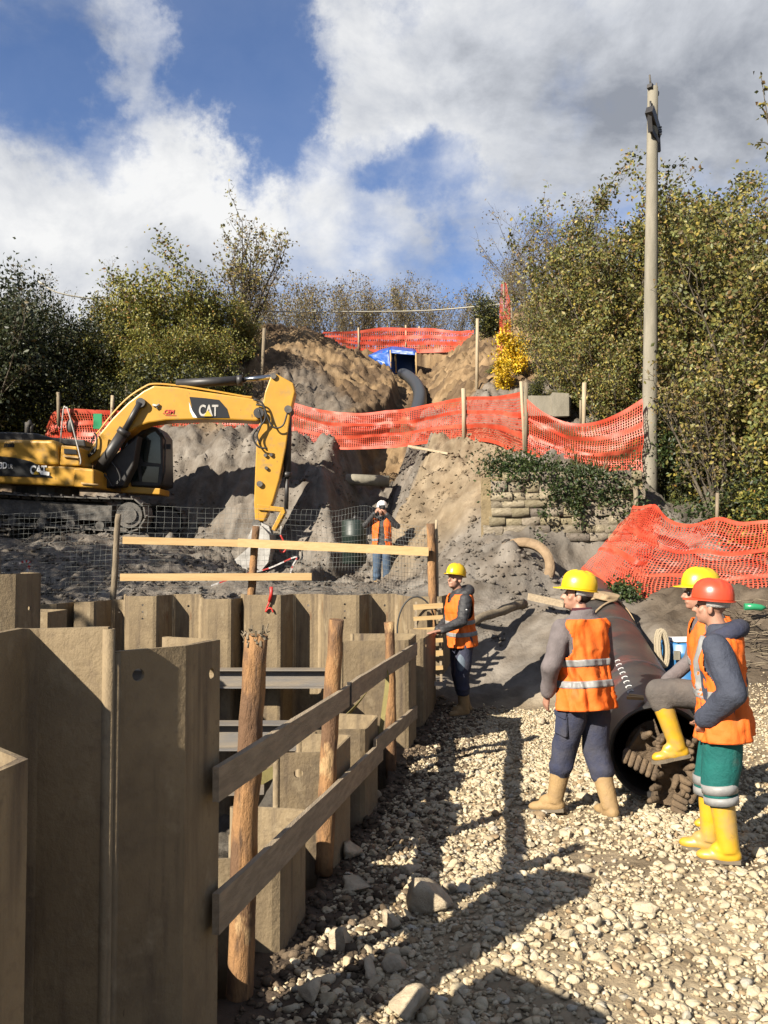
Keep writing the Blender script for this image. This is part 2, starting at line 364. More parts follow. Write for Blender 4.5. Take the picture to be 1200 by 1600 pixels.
# ================================================================== ground
CP = []
def cp(px, py, d): p = W(px, py, d); CP.append((p.x, p.y, p.z))
for x, y, z in [(-1, 1, 0), (3, 1, 0), (6, 2, 0), (-.5, 4, 0), (2, 5, 0), (5, 5, 0), (1, 8, 0), (4, 7.6, 0), (1.2, 10.6, 0), (0, -5, 0), (6, -5, 0), (-6, -5, 0),
                (-6, 2, 0), (-9, 6, .3), (0, 6, 0), (3, 9.5, 0.12), (2.2, 10.6, .1), (4.6, 9.2, .1), (7.5, 6, .2), (0, -40, 0), (30, -30, 0), (-30, -30, 0),
                (-6, 8, .6), (-5, 11, .95), (-2.5, 12, 1.05), (0, 12.2, 1.05), (0.9, 12.6, .95), (-4, 13, 1.15), (-7, 12, 1.2), (-14, 10, 1.5), (-20, 16, 3), (-30, 10, 3),
                (1.2, 11.5, .18), (7, 9.8, .7), (9, 8, 1.0), (12, 6, 1.5), (20, 0, 1.5), (14, 12, 2.6), (0.9, 9.2, 0), (-0.9, 5, 0), (-0.2, 7, 0)]:
    CP.append((x, y, z))
for t in [(600, 942, 17.6), (540, 925, 16.0), (640, 915, 16.5), (560, 920, 17), (500, 925, 15.5), (430, 915, 15), (680, 930, 15.0),
          (780, 1000, 12.3), (850, 925, 13.6), (760, 860, 15.2), (790, 838, 14.9), (700, 868, 15.4), (870, 900, 14.5), (730, 960, 13), (820, 960, 13.0), (880, 960, 12.4),
          (930, 930, 12.9), (960, 1000, 11.4), (1000, 945, 12.2), (1080, 938, 11.9), (1180, 945, 11.6), (1250, 940, 11.6), (1000, 1060, 10.6), (1120, 1060, 9.8), (1190, 1075, 9.5),
          (1030, 1000, 10.9), (1150, 1000, 10.6), (1020, 795, 16.3), (1100, 800, 16), (1200, 825, 15.2), (940, 908, 14.6), (905, 893, 14.9), (850, 885, 14.7), (980, 885, 14.9), (900, 900, 14.5), (800, 858, 14.2), (820, 890, 13.9),
          (0, 845, 19.5), (100, 840, 19.3), (200, 838, 19.2), (290, 848, 19.6), (0, 835, 22.5), (100, 832, 22.5), (250, 843, 21.5), (300, 846, 21.2), (400, 898, 19.6), (460, 893, 19.8), (350, 893, 18.8), (500, 880, 19.6), (440, 895, 20.3),
          (-200, 845, 20), (-400, 840, 22), (60, 865, 17.0), (200, 870, 16.6), (320, 890, 16.6), (420, 912, 16.4), (0, 880, 15.5), (0, 915, 13.5), (180, 905, 14.2), (330, 905, 14.5),
          # spoil heap behind the machine
          (260, 675, 23.6), (300, 668, 23.8), (350, 682, 23.4), (400, 680, 23.2), (460, 690, 23), (520, 697, 22.8), (555, 700, 22.4), (250, 770, 22.2), (330, 775, 21.9), (430, 775, 21.6), (350, 725, 22.4), (440, 730, 22.2), (500, 760, 21.2), (540, 740, 21.8), (550, 790, 20.6),
          (200, 700, 24.2), (120, 700, 24.4), (60, 705, 24.6), (-40, 700, 25),
          # tan mound right of the trench
          (600, 835, 18.3), (605, 780, 19.2), (620, 725, 20.2), (640, 700, 20.8), (700, 693, 20.4), (725, 690, 20.1), (780, 700, 18.8), (690, 830, 16.9), (650, 850, 17.3), (700, 770, 18.6), (750, 760, 17.6), (755, 800, 16.6), (740, 840, 15.9),
          (620, 880, 17.5), (680, 880, 16.2),
          # wall top and right terrace
          (800, 712, 17.4), (860, 725, 16.5), (940, 738, 16.2), (1005, 745, 16.1), (900, 690, 19), (1000, 690, 18.5), (1100, 700, 18), (1200, 690, 17.5), (1300, 700, 16.5),
          (850, 640, 21.5), (950, 620, 22.5), (1050, 610, 22.5), (1200, 610, 21.5), (900, 560, 27), (1020, 520, 28), (1180, 480, 28), (1300, 480, 28),
          # upper hill
          (590, 690, 22.6), (660, 685, 22.0), (480, 690, 23.4), (680, 640, 24.5), (720, 640, 23.8), (790, 640, 23.2), (700, 590, 28), (760, 590, 27.5), (800, 570, 28), (675, 608, 29), (690, 580, 34), (745, 505, 36), (700, 550, 37), (662, 575, 37.5), (655, 560, 39), (740, 545, 37.5),
          (790, 500, 36), (840, 480, 36), (870, 440, 40), (620, 598, 36), (590, 592, 37), (550, 548, 39.5), (640, 548, 40), (720, 546, 40),
          (470, 650, 26), (440, 620, 27.5), (540, 640, 26.5), (590, 640, 27), (615, 625, 29), (588, 600, 31), (550, 563, 32.5), (520, 535, 34), (470, 518, 34.5), (420, 516, 34), (390, 560, 30), (400, 620, 27), (500, 580, 30), (480, 545, 32),
          (360, 650, 25.8), (250, 660, 26), (120, 660, 26.5), (0, 660, 26.5), (-200, 650, 26), (330, 590, 30), (200, 600, 31), (0, 600, 31),
          (380, 525, 36), (300, 560, 38), (200, 560, 40), (0, 570, 40)]:
    cp(*t)
for x, y, z in [(-40, 40, 12), (-20, 50, 12.3), (0, 50, 12.0), (5, 46, 12.2), (20, 48, 15.5), (40, 40, 17), (0, 80, 11), (40, 90, 12), (-50, 90, 10), (60, 20, 8), (-60, 20, 5), (0, 200, 4), (150, 150, 6), (-150, 150, 6), (150, -60, 0), (-150, -60, 0), (9, 40, 14.0), (14, 34, 13.6), (18, 26, 10.2)]:
    CP.append((x, y, z))
CP = np.array(CP)
_q = np.round(CP[:, :2], 2); _, _ui = np.unique(_q, axis=0, return_index=True); CP = CP[np.sort(_ui)]
_d = np.linalg.norm(CP[:, None, :2] - CP[None, :, :2], axis=2)
_n = len(CP); _A = np.zeros((_n + 3, _n + 3)); _A[:_n, :_n] = _d - 0.02 * np.eye(_n); _A[:_n, _n] = 1; _A[:_n, _n + 1:_n + 3] = CP[:, :2]; _A[_n:, :_n] = _A[:_n, _n:].T
_w = np.linalg.solve(_A, np.concatenate([CP[:, 2], [0, 0, 0]]))
def base_h(x, y):
    x = np.asarray(x, float); y = np.asarray(y, float); sh = x.shape; x = x.ravel(); y = y.ravel()
    out = np.empty(len(x))
    for i in range(0, len(x), 40000):
        xx = x[i:i + 40000]; yy = y[i:i + 40000]
        d = np.sqrt((xx[:, None] - CP[:, 0]) ** 2 + (yy[:, None] - CP[:, 1]) ** 2)
        out[i:i + 40000] = d @ _w[:_n] + _w[_n] + _w[_n + 1] * xx + _w[_n + 2] * yy
    return out.reshape(sh)
PIT = [(-1.5, 2.2), (-1.25, 3.25), (-0.98, 3.28), (-0.88, 3.6), (-0.66, 4.4), (-0.40, 5.4), (-0.2, 6.4), (0.02, 7.6), (0.0, 8.5), (0.35, 9.4), (0.58, 11.45), (0.4, 11.83), (-1.0, 11.83), (-4.6, 11.83), (-4.4, 9.0), (-4.2, 5.0), (-3.0, 2.4)]
def in_poly(x, y, poly):
    x = np.asarray(x, float); y = np.asarray(y, float); r = np.zeros(x.shape, bool); n = len(poly)
    for i in range(n):
        x0, y0 = poly[i]; x1, y1 = poly[(i + 1) % n]
        if y0 == y1: continue
        c = ((y0 > y) != (y1 > y)) & (x < (x1 - x0) * (y - y0) / (y1 - y0) + x0); r ^= c
    return r
TR = np.array([(-1.3, 16.9, 1.0), (-0.9, 18.5, 1.05), (-0.45, 20.0, 1.3), (-0.32, 21.5, 2.0), (-0.28, 23.2, 3.3), (0.15, 25.5, 4.5), (0.75, 28.0, 6.1), (1.0, 31.0, 7.4), (1.0, 34.0, 8.35), (0.7, 36.5, 9.3), (0.5, 38.4, 9.55)])
def trench(x, y):
    """distance to the trench line (left side negative) and its floor height"""
    best = np.full(x.shape, 1e9); fl = np.zeros(x.shape); sd = np.zeros(x.shape)
    for i in range(len(TR) - 1):
        a, b = TR[i], TR[i + 1]; dx, dy = b[0] - a[0], b[1] - a[1]; l2 = dx * dx + dy * dy
        t = np.clip(((x - a[0]) * dx + (y - a[1]) * dy) / l2, 0, 1)
        ex = x - (a[0] + t * dx); ey = y - (a[1] + t * dy); d = np.sqrt(ex * ex + ey * ey)
        m = d < best; best = np.where(m, d, best); fl = np.where(m, a[2] + t * (b[2] - a[2]), fl); sd = np.where(m, np.sign(ex * dy - ey * dx), sd)
    return best, fl, sd
def row_x(y): return -0.54 + 0.19 * (np.asarray(y) - 4.3)
def H(x, y, detail=True):
    x = np.asarray(x, float); y = np.asarray(y, float)
    h = base_h(x, y)
    d, fl, sd = trench(x, y)
    wdt = np.where(y < 19.5, 0.55, 0.42) + 0.75 * sstep(32, 36, y)
    slope = np.where(sd > 0, np.where(y > 24, 0.9, 2.6), 2.8)
    cut = fl + np.maximum(d - wdt, 0) * slope
    h = np.where((y > 16.5) & (y < 38.9), np.minimum(h, cut), h)
    if detail:
        mud = sstep(10.2, 12.0, y + 0.25 * np.abs(x - 2))
        far = sstep(16, 22, y)
        rough = fbm(x * 0.9, y * 0.9, 5, 2, 0.58)
        clod = fbm(x * 3.1, y * 3.1, 4, 9, 0.62)
        smoothslope = np.exp(-(((x - 2.2) / 1.5) ** 2 + ((y - 12.2) / 1.0) ** 2)) * 0.85
        h = h + (mud * (0.16 + 0.10 * far) * rough * 2 + mud * (0.16 + 0.15 * far) * clod * 1.6) * (1 - smoothslope)
        ridged = 1 - np.abs(fbm(x * 1.7, y * 1.7, 4, 21, 0.6)) * 4
        h = h + mud * (1 - smoothslope) * 0.07 * ridged + far * (0.12 * fbm(x * 1.5 + 0.7 * y, y * 0.7, 4, 25, 0.6) + 0.10 * (0.5 - np.abs(fbm(x * 2.3, y * 1.6, 3, 27)) * 5))
        h = h + mud * (1 - 0.7 * smoothslope) * (0.18 + 0.10 * far) * fbm(x * 6.5, y * 6.5, 3, 29, 0.65)
        h = h + (1 - mud) * (fbm(x * 1.2, y * 1.2, 3, 4) * 0.10 + fbm(x * 9, y * 9, 3, 6) * 0.035)
    pit = in_poly(x, y, PIT)
    ph = -1.55 + fbm(x * 0.8, y * 0.8, 4, 31) * 0.9
    ph = ph + 1.85 * np.exp(-(((x + 0.75) / 0.45) ** 2 + ((y - 6.2) / 1.3) ** 2)) + fbm(x * 4, y * 4, 3, 32) * 0.25 + 0.5 * np.exp(-((y - 3.8) / 0.8) ** 2)
    return np.where(pit, ph, h)
def Hs(x, y): return float(H(np.array([x]), np.array([y]))[0])

def axis(segs):
    out = [segs[0][0]]
    for a, b, st in segs:
        n = max(1, int(round((b - a) / st))); out += list(a + (b - a) * (np.arange(n) + 1) / n)
    return np.array(out)
gx = axis([(-400, -60, 34), (-60, -20, 2.0), (-20, -10, 0.35), (-10, -5.5, 0.11), (-5.5, 6.0, 0.062), (6.0, 10, 0.11), (10, 20, 0.4), (20, 60, 2.0), (60, 400, 34)])
gy = axis([(-300, -20, 28), (-20, 0, 2.0), (0, 2.2, 0.2), (2.2, 12.6, 0.062), (12.6, 24.5, 0.075), (24.5, 42, 0.13), (42, 60, 0.6), (60, 120, 4), (120, 800, 60)])
GX, GY = np.meshgrid(gx, gy)
GZ = H(GX, GY)
far_m = sstep(60, 140, np.sqrt(GX ** 2 + GY ** 2)); GZ = GZ * (1 - far_m) + far_m * 3.0
# soil colours: what the ground is made of, place by place
def soil_col(x, y, z):
    n1 = fbm(x * 0.7, y * 0.7, 4, 41); n2 = fbm(x * 2.5, y * 2.5, 3, 43)
    grey = np.array([0.235, 0.21, 0.18]); tan = np.array([0.315, 0.25, 0.17]); brown = np.array([0.175, 0.12, 0.072]); dark = np.array([0.105, 0.082, 0.06]); grass = np.array([0.085, 0.085, 0.032]); dirt = np.array([0.47, 0.38, 0.25]); ochre = np.array([0.31, 0.215, 0.12])
    def blend(c, k, m): return c * (1 - m[..., None]) + k * m[..., None]
    c = np.ones(x.shape + (3,)) * dirt
    c = blend(c, np.array([0.27, 0.215, 0.145]), sstep(0.04, 0.22, n1 + 0.12 * n2) * 0.8)
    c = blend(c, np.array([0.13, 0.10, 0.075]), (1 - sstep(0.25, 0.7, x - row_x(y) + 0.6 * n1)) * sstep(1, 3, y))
    c = blend(c, grey, sstep(10.3, 11.4, y + 0.1 * x + n1))
    c = blend(c, dark, sstep(5.3, 6.2, x + 1.5 * n1 + 0.25 * (12 - y)) * sstep(7.6, 9.0, y) * (1 - sstep(14, 15, y)))
    c = blend(c, np.array([0.135, 0.105, 0.075]), sstep(3.0, 3.8, x + n1) * sstep(9.0, 9.8, y) * (1 - sstep(13.5, 14.5, y)) * 0.9)
    mound = np.exp(-(((x - 1.5) / 1.7) ** 2 + ((y - 18.6) / 2.4) ** 2))
    c = blend(c, tan, sstep(0.25, 0.55, mound + 0.4 * n1))
    hill = sstep(24.3, 25.6, y + 2.0 * n1 - 0.15 * x)
    c = blend(c, brown, hill)
    c = blend(c, ochre, hill * sstep(0.0, 0.14, n1 + 0.4 * n2 + 0.10 * np.exp(-((x - 3) / 2.2) ** 2)))
    gh = np.exp(-(((x + 1.9) / 1.6) ** 2 + ((y - 26.3) / 1.8) ** 2)) + np.exp(-(((x + 2.9) / 1.3) ** 2 + ((y - 28.5) / 2.6) ** 2))
    c = blend(c, grey * 0.8, sstep(0.45, 0.95, gh + n1) * 0.75)
    g = sstep(4.6, 6.0, x + 1.5 * n1 - 0.15 * (y - 20)) * sstep(15.5, 16.5, y) + sstep(-5.0, -6.6, x + 1.5 * n1) * sstep(24, 25.5, y) + sstep(40, 43, y)
    c = blend(c, grass, np.clip(g, 0, 1))
    gw = sstep(8, 11, x) + sstep(-9, -13, x) * (1 - sstep(17, 18, y)) + sstep(60, 90, np.abs(x) + np.abs(y))
    c = blend(c, grass, np.clip(gw, 0, 1) * 0.8)
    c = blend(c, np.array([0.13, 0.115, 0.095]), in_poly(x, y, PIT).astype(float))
    n3 = fbm(x * 6, y * 6, 3, 47)
    return np.clip(c * (1 + 0.7 * n2[..., None] + 0.6 * n3[..., None]), 0.01, 0.7)
nx, ny = len(gx), len(gy)
_v = np.stack([GX.ravel(), GY.ravel(), GZ.ravel()], 1)
_i = np.arange(nx * ny).reshape(ny, nx)
_f = np.stack([_i[:-1, :-1], _i[:-1, 1:], _i[1:, 1:], _i[1:, :-1]], -1).reshape(-1, 4)
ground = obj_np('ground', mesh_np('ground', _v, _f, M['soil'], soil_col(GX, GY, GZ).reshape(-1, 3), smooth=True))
tag(ground, 'earth ground with grey spoil, trench and hillside', None, None, 'structure')

# ------------------------------------------------------------------ rocks and gravel
def ico(sub):
    bm = bmesh.new(); bmesh.ops.create_icosphere(bm, subdivisions=sub, radius=1.0)
    v = np.array([p.co[:] for p in bm.verts]); f = np.array([[q.index for q in p.verts] for p in bm.faces]); bm.free(); return v, f
ICO = {s: ico(s) for s in (1, 2, 3)}
def rock_shape(sub, seed, cuts=13, rough=0.0):
    r = np.random.default_rng(seed); v, f = ICO[sub]; v = v.copy()
    for _ in range(cuts):
        n = r.normal(size=3); n /= np.linalg.norm(n); k = r.uniform(0.36, 0.74); d = v @ n
        v = v - np.maximum(d - k, 0)[:, None] * n
    v = v * r.uniform(0.7, 1.3, 3)
    if rough: v = v * (1 + rough * noise3(v * 1.0 + seed, 2.5, seed)[:, None])
    return v, f
def scatter_rocks(name, pos, size, sub, cols, mt, seed=0, nvar=14):
    r = np.random.default_rng(seed); V = []; F = []; Cc = []; off = 0
    var = r.integers(0, nvar, len(pos))
    for k in range(nvar):
        idx = np.where(var == k)[0]
        if not len(idx): continue
        v, f = rock_shape(sub, 100 + k + seed); n = len(idx)
        q = r.normal(size=(n, 4)); q /= np.linalg.norm(q, axis=1)[:, None]; w, x, y, z = q.T
        Rm = np.stack([np.stack([1 - 2 * (y * y + z * z), 2 * (x * y - z * w), 2 * (x * z + y * w)], -1), np.stack([2 * (x * y + z * w), 1 - 2 * (x * x + z * z), 2 * (y * z - x * w)], -1), np.stack([2 * (x * z - y * w), 2 * (y * z + x * w), 1 - 2 * (x * x + y * y)], -1)], 1)
        vv = np.einsum('nij,mj->nmi', Rm, v) * size[idx][:, None, None] * 1.08; vv[:, :, 2] *= 0.68
        vv += pos[idx][:, None, :]
        V.append(vv.reshape(-1, 3)); F.append((f[None] + (np.arange(n) * len(v))[:, None, None] + off).reshape(-1, 3)); Cc.append(np.repeat(cols[idx], len(v), 0)); off += n * len(v)
    return mesh_np(name, np.concatenate(V), np.concatenate(F), mt, np.concatenate(Cc))
def gravel_points(n, x0, x1, y0, y1, seed):
    r = np.random.default_rng(seed); x = r.uniform(x0, x1, n); y = r.uniform(y0, y1, n)
    keep = (x > row_x(y) + 0.10) & (np.abs(x) < 0.49 * y + 0.6)
    edge = 10.4 + 1.0 * fbm(x * 0.8, y * 0.8, 3, 51) * 2 - 0.28 * np.maximum(x - 1.8, 0) + 0.22 * np.clip(x - 3.2, 0, 2.0)
    dens = sstep(0.0, 0.8, edge - y)
    dens = dens * (0.30 + 0.70 * sstep(0.10, 0.6, x - row_x(y) + 0.5 * fbm(x, y, 3, 52)))
    bare = sstep(0.08, 0.20, fbm(x * 0.9 + 3, y * 0.9, 4, 53)) * 0.6
    path = np.exp(-(((x - 1.95) / 0.75) ** 2 + ((y - 5.55) / 0.30) ** 2)) * 0.7
    dens = dens * (1 - np.clip(bare + path, 0, 0.93))
    keep &= r.random(n) < dens
    return x[keep], y[keep]
def stone_cols(n, seed):
    r = np.random.default_rng(seed); t = r.random(n)[:, None]; b = r.uniform(0.72, 1.12, n)[:, None]
    c = np.array([0.68, 0.55, 0.36]) * (1 - t) + np.array([0.76, 0.66, 0.48]) * t
    m = r.random(n) < 0.10; c[m] = np.array([0.46, 0.34, 0.21]); m = r.random(n) < 0.06; c[m] = np.array([0.63, 0.58, 0.48])
    return c * b
me_list = []
for nm, n, lo, hi, sub, reg, sd in [('g1', 100000, 0.010, 0.019, 1, (-1.0, 6.5, 2.2, 11.0), 61), ('g2', 44000, 0.018, 0.030, 1, (-1.0, 6.5, 2.2, 11.0), 62), ('g3', 8500, 0.024, 0.042, 2, (-0.9, 4.5, 2.4, 7.8), 63), ('g4', 600, 0.04, 0.06, 2, (-0.6, 3.5, 2.8, 8.5), 64)]:
    x, y = gravel_points(n, *reg, sd); r = np.random.default_rng(sd)
    s = r.uniform(lo, hi, len(x)); z = H(x, y) + s * 0.22
    me_list.append((scatter_rocks('gravel', np.stack([x, y, z], 1), s, sub, stone_cols(len(x), sd), M['stone_gravel'], sd)))
bm = bmesh.new()
for me in me_list: bm.from_mesh(me)
gm = bpy.data.meshes.new('gravel'); bm.to_mesh(gm); bm.free(); gm.materials.append(M['stone_gravel'])
tag(obj_np('gravel', gm), 'crushed pale limestone gravel spread beside the sheet piles', None, None, 'stuff')
for me in me_list: bpy.data.meshes.remove(me)
# clods of spoil lying on the mud
r = np.random.default_rng(71); n = 16000
x = r.uniform(-8, 3.2, n); y = r.uniform(12.2, 24.5, n); keep = (np.abs(x) < 0.5 * y) & ~in_poly(x, y, PIT) & (fbm(x * 0.8, y * 0.8, 3, 72) > -0.06)
x, y = x[keep], y[keep]; s = r.lognormal(-3.6, 0.5, len(x)).clip(0.010, 0.10)
cc = soil_col(x, y, y) * 0.95
tag(obj_np('earth_clods', scatter_rocks('earth_clods', np.stack([x, y, H(x, y) + 0.25 * s], 1), s, 1, cc, M['soil'], 73)), 'loose clods of grey excavated earth', None, None, 'stuff')

r = np.random.default_rng(75); n = 3800; y = r.uniform(2.6, 10.6, n); x = row_x(y) + r.uniform(-.02, .62, n) ** 1.0; s = r.lognormal(-4.1, .55, n).clip(.006, .05)
cc = np.array([.17, .13, .09])[None] * r.uniform(.6, 1.9, n)[:, None]
tag(obj_np('dirt_crumbs', scatter_rocks('dirt_crumbs', np.stack([x, y, H(x, y) + .2 * s], 1), s, 1, cc, M['soil'], 76)), 'dark dirt crumbs along the foot of the sheet piles', None, None, 'stuff')

BIG = [(668, 1392, .15, 'large pale block half buried in gravel in front of the rail fence'), (536, 1455, .085, 'pale angular rock nearest the foot of the first log post'), (556, 1376, .075, 'rounded rock on the dark dirt right of the middle log post'),
       (612, 1425, .07, 'whitish broken rock at the edge of the dark pile shadow'), (590, 1235, .07, 'pale boulder lit by the sun right of the far log post'), (622, 1490, .075, 'dusty rock lying in the pile shadow'),
       (545, 1320, .10, 'grey rock with white lime splash beside the middle log post'), (1010, 1412, .05, 'small pale rock in front of the man in green trousers'),
       (848, 1128, .06, 'pale rock at the left foot of the man in the grey sleeve'), (705, 1385, .06, 'pale rock touching the right side of the large half buried block'),
       (640, 1352, .055, 'tan rock behind the large half buried block'), (580, 1500, .06, 'brown rock in the dark corner below the sheet piles'),
       (480, 1540, .09, 'dark earthy rock by the foot of the sheet pile at the bottom edge'), (640, 1560, .11, 'broad dark rock in shade at the bottom of the picture')]
for k, (px, py, s, lab) in enumerate(BIG):
    d = (2.0 - s * 0.5) * FPX / (py - HOR); p = W(px, py, d)
    v, f = rock_shape(3, 300 + k, 8, 0.22); v = v * 1.05
    o = obj_np('rock', mesh_np('rock', v * s * np.array([1.15, 1, .85]), f, M['rock']), None, (p.x, p.y, Hs(p.x, p.y) + s * 0.35)); o.rotation_euler = (0, 0, k * 1.3)
    tag(o, lab, 'rock', 'loose rocks on the gravel')
# ================================================================== sheet pile pit
def offset_poly(pts, th):
    """closed outline of a bent plate of thickness th along 2D points"""
    p = [Vector((a, b)) for a, b in pts]; n = len(p); L1 = []; R1 = []
    for i in range(n):
        if i == 0: d = (p[1] - p[0]).normalized(); nn = Vector((-d.y, d.x)); k = 1
        elif i == n - 1: d = (p[-1] - p[-2]).normalized(); nn = Vector((-d.y, d.x)); k = 1
        else:
            d0 = (p[i] - p[i - 1]).normalized(); d1 = (p[i + 1] - p[i]).normalized()
            n0 = Vector((-d0.y, d0.x)); n1 = Vector((-d1.y, d1.x)); nn = (n0 + n1).normalized(); k = 1 / max(0.4, nn.dot(n0))
        L1.append(p[i] + nn * th / 2 * k); R1.append(p[i] - nn * th / 2 * k)
    return L1 + R1[::-1]
def rounded(pts, r=0.045):
    out = [pts[0]]
    for i in range(1, len(pts) - 1):
        a, b, c = Vector(pts[i - 1]), Vector(pts[i]), Vector(pts[i + 1])
        k = min(r, (a - b).length * .4, (c - b).length * .4)
        q0 = b + (a - b).normalized() * k; q1 = b + (c - b).normalized() * k
        out += [tuple(q0), tuple((q0 + q1) * 0.25 + b * 0.5), tuple(q1)]
    out.append(pts[-1]); return out
def sheet_pile(pts, zt, zb, label, th=0.016, group='steel sheet piles lining the pit', holes=(), slant=0.0, mt=None, rnd=True, name='sheet_pile'):
    pr = rounded(pts) if rnd else pts
    o2 = offset_poly(pr, th); a = Vector(pts[0]); b = Vector(pts[-1]); dd = (b - a)
    def tz(p): return zt + slant * ((p - a).dot(dd) / max(dd.length_squared, 1e-6)) + 0.004 * math.sin(p.x * 37 + p.y * 23)
    bt = [Vector((p.x, p.y, zb)) for p in o2]; tp = [Vector((p.x, p.y, tz(p))) for p in o2]
    n = len(o2); mb = MB(); cx = sum((Vector(p) for p in pts), Vector((0, 0))) / len(pts); org = (cx.x, cx.y, zb)
    mb.add(bt + tp, [(j, (j + 1) % n, n + (j + 1) % n, n + j) for j in range(n)])
    k = n // 2
    for i in range(k - 1):
        mb.add([tp[i], tp[i + 1], tp[n - 2 - i], tp[n - 1 - i]], [(0, 1, 2, 3)]); mb.add([bt[i], bt[i + 1], bt[n - 2 - i], bt[n - 1 - i]], [(3, 2, 1, 0)])
    # interlock beads down both edges
    o = mb.build(name, mt or M['pile'], None, org=org); me = o.data
    bm = bmesh.new(); bm.from_mesh(me); bmesh.ops.remove_doubles(bm, verts=bm.verts, dist=1e-5); bmesh.ops.recalc_face_normals(bm, faces=bm.faces); bm.to_mesh(me); bm.free()
    if holes:
        cb = MB()
        for (hx, hy, hz, r, dx, dy) in holes:
            dv = Vector((dx, dy, 0)).normalized() * 0.08; c = Vector((hx, hy, hz)); cb.tube([c - dv, c + dv], r, 14, smooth=False)
        co = bpy.data.objects.new('cutter', cb.mesh('cutter', M['pile'], org)); C.objects.link(co); co.location = org
        md = o.modifiers.new('b', 'BOOLEAN'); md.object = co; md.operation = 'DIFFERENCE'; md.solver = 'EXACT'
        bpy.context.view_layer.update()
        nm = bpy.data.meshes.new_from_object(o.evaluated_get(bpy.context.evaluated_depsgraph_get())); o.modifiers.clear(); o.data = nm; nm.name = name
        cm = co.data; bpy.data.objects.remove(co); bpy.data.meshes.remove(cm)
    for e, (q0, q1) in enumerate(((pts[0], pts[1]), (pts[-1], pts[-2]))):
        q = Vector(q0)
        bd = MB(); bd.tube([(q.x, q.y, zb + .01), (q.x, q.y, zt + (slant if e else 0) - .004)], 0.021, 7); bd.build('interlock', mt or M['pile'], o)
    return tag(o, label, 'sheet pile', group)
ZB = -2.4
# near wall, from the corner at the bottom left of the picture
sheet_pile([(-1.02, 1.50), (-0.833, 1.86), (-0.812, 1.95), (-1.22, 2.36)], 1.525, ZB, 'nearest sheet pile with only its top corner showing at the bottom left', th=0.02, rnd=False)
sheet_pile([(-1.26, 2.55), (-1.213, 2.93), (-0.935, 2.93)], 1.731, ZB, 'wide sheet pile at the left edge with a sunlit triangle at its upper corner', th=0.02)
sheet_pile([(-0.925, 2.965), (-0.725, 3.125), (-0.655, 3.38), (-0.88, 3.50)], 1.645, ZB, 'tall sheet pile with a lifting hole beside the first log post', th=0.02, rnd=False,
           holes=[(-0.862, 3.016, 1.56, 0.022, .62, -.78), (-0.672, 3.32, 1.52, 0.021, 1, -.2)])
# right hand row running away from the camera
labs = ['low sheet pile behind the first log post, first of the right row', 'sheet pile with an oval hole in its lit side behind the middle log post', 'curved sheet pile with a pale bolt behind the lower rail', 'broad sheet pile with a slanted shadow behind the far log post', 'dark sheet pile under the hand of the man in the black jacket']
rows = [(4.40, .44, .42, 0.10), (5.48, .72, .36, 0.0), (6.42, .66, .38, 0.02), (8.42, 1.10, .66, 0.02), (9.42, 1.02, .34, 0)]
prev = (-0.88, 3.52); prevz = .35
for (y0, zt, dep, sl), lab in zip(rows, labs):
    xo = float(row_x(y0)); ln = 0.46 if y0 < 9 else 1.0; xe = float(row_x(y0 + ln))
    fr = (xo - dep, y0 - 0.05); bk = (xe - dep, y0 + ln + 0.07)
    hl = []
    if abs(y0 - 5.48) < .01: hl = [(xo - .22, y0 - .03, zt - .13, .028, .1, 1)]
    if abs(y0 - 9.42) < .01: hl = [(xo - .02 + .04, y0 + .12, zt - .09, .022, 1, -.19)]
    sheet_pile([fr, (xo, y0), (xe, y0 + ln), bk], zt, ZB, lab, holes=hl, slant=sl)
    if prev is not None and (Vector(fr) - Vector(prev)).length > 0.1:
        zi = min(zt, prevz) - 0.06
        sheet_pile([(prev[0] - .01, prev[1] + .02), (fr[0] - .01, fr[1] - .02)], zi, ZB, {4: 'inner plate of the pit wall just beyond the tall corner pile', 5: 'inner plate behind the low first pile of the right row', 6: 'inner plate between the holed pile and the curved pile', 8: 'inner plate between the curved pile and the broad shadowed pile', 9: 'inner plate between the broad pile and the dark end pile'}[int(y0)], rnd=False)
    prev, prevz = bk, zt
# far wall
YF = 11.36
def fx(px, d=11.4): return (px - 600) / FPX * d
fronts = [(60, 92, 1.27), (120, 150, 1.30), (200, 247, 1.375), (322, 363, 1.335), (387, 440, 1.385), (513, 562, 1.385), (636, 690, 1.37)]
ordn = ['first', 'second', 'third', 'fourth', 'fifth', 'sixth', 'seventh']
extra = ['', '', ' with bolt holes', '', ' behind a red hook', ' with three holes', ' behind the ladder']
for k, (a, b, zt) in enumerate(fronts):
    xa, xb = fx(a), fx(b); dep = 0.36
    yy = YF + 0.0
    hl = []
    if k in (2, 5): hl = [(xa + .2 * (xb - xa) + .14, yy, zt - .12 - .09 * q, .014, 0, 1) for q in range(3)]
    elif k == 4: hl = [(xb - .12, yy, zt - .2, .016, 0, 1)]
    sheet_pile([(xa - .12, yy + dep), (xa, yy), (xb, yy), (xb + .12, yy + dep)], zt, ZB, ordn[k] + ' projecting sheet pile from the left along far pit wall' + extra[k], holes=hl)
    if k < len(fronts) - 1:
        xn = fx(fronts[k + 1][0]) - .12
        if xn - (xb + .12) > 0.05:
            hl = [((xb + .12) * .45 + xn * .55, yy + dep, zt - .16, .016, 0, 1)]
            sheet_pile([(xb + .14, yy + dep + .015), (xn - .02, yy + dep + .015)], zt + (0.0 if k != 3 else .05), ZB, 'recessed sheet pile after the ' + ordn[k] + ' projecting pile of the far pit wall', holes=hl, rnd=False)
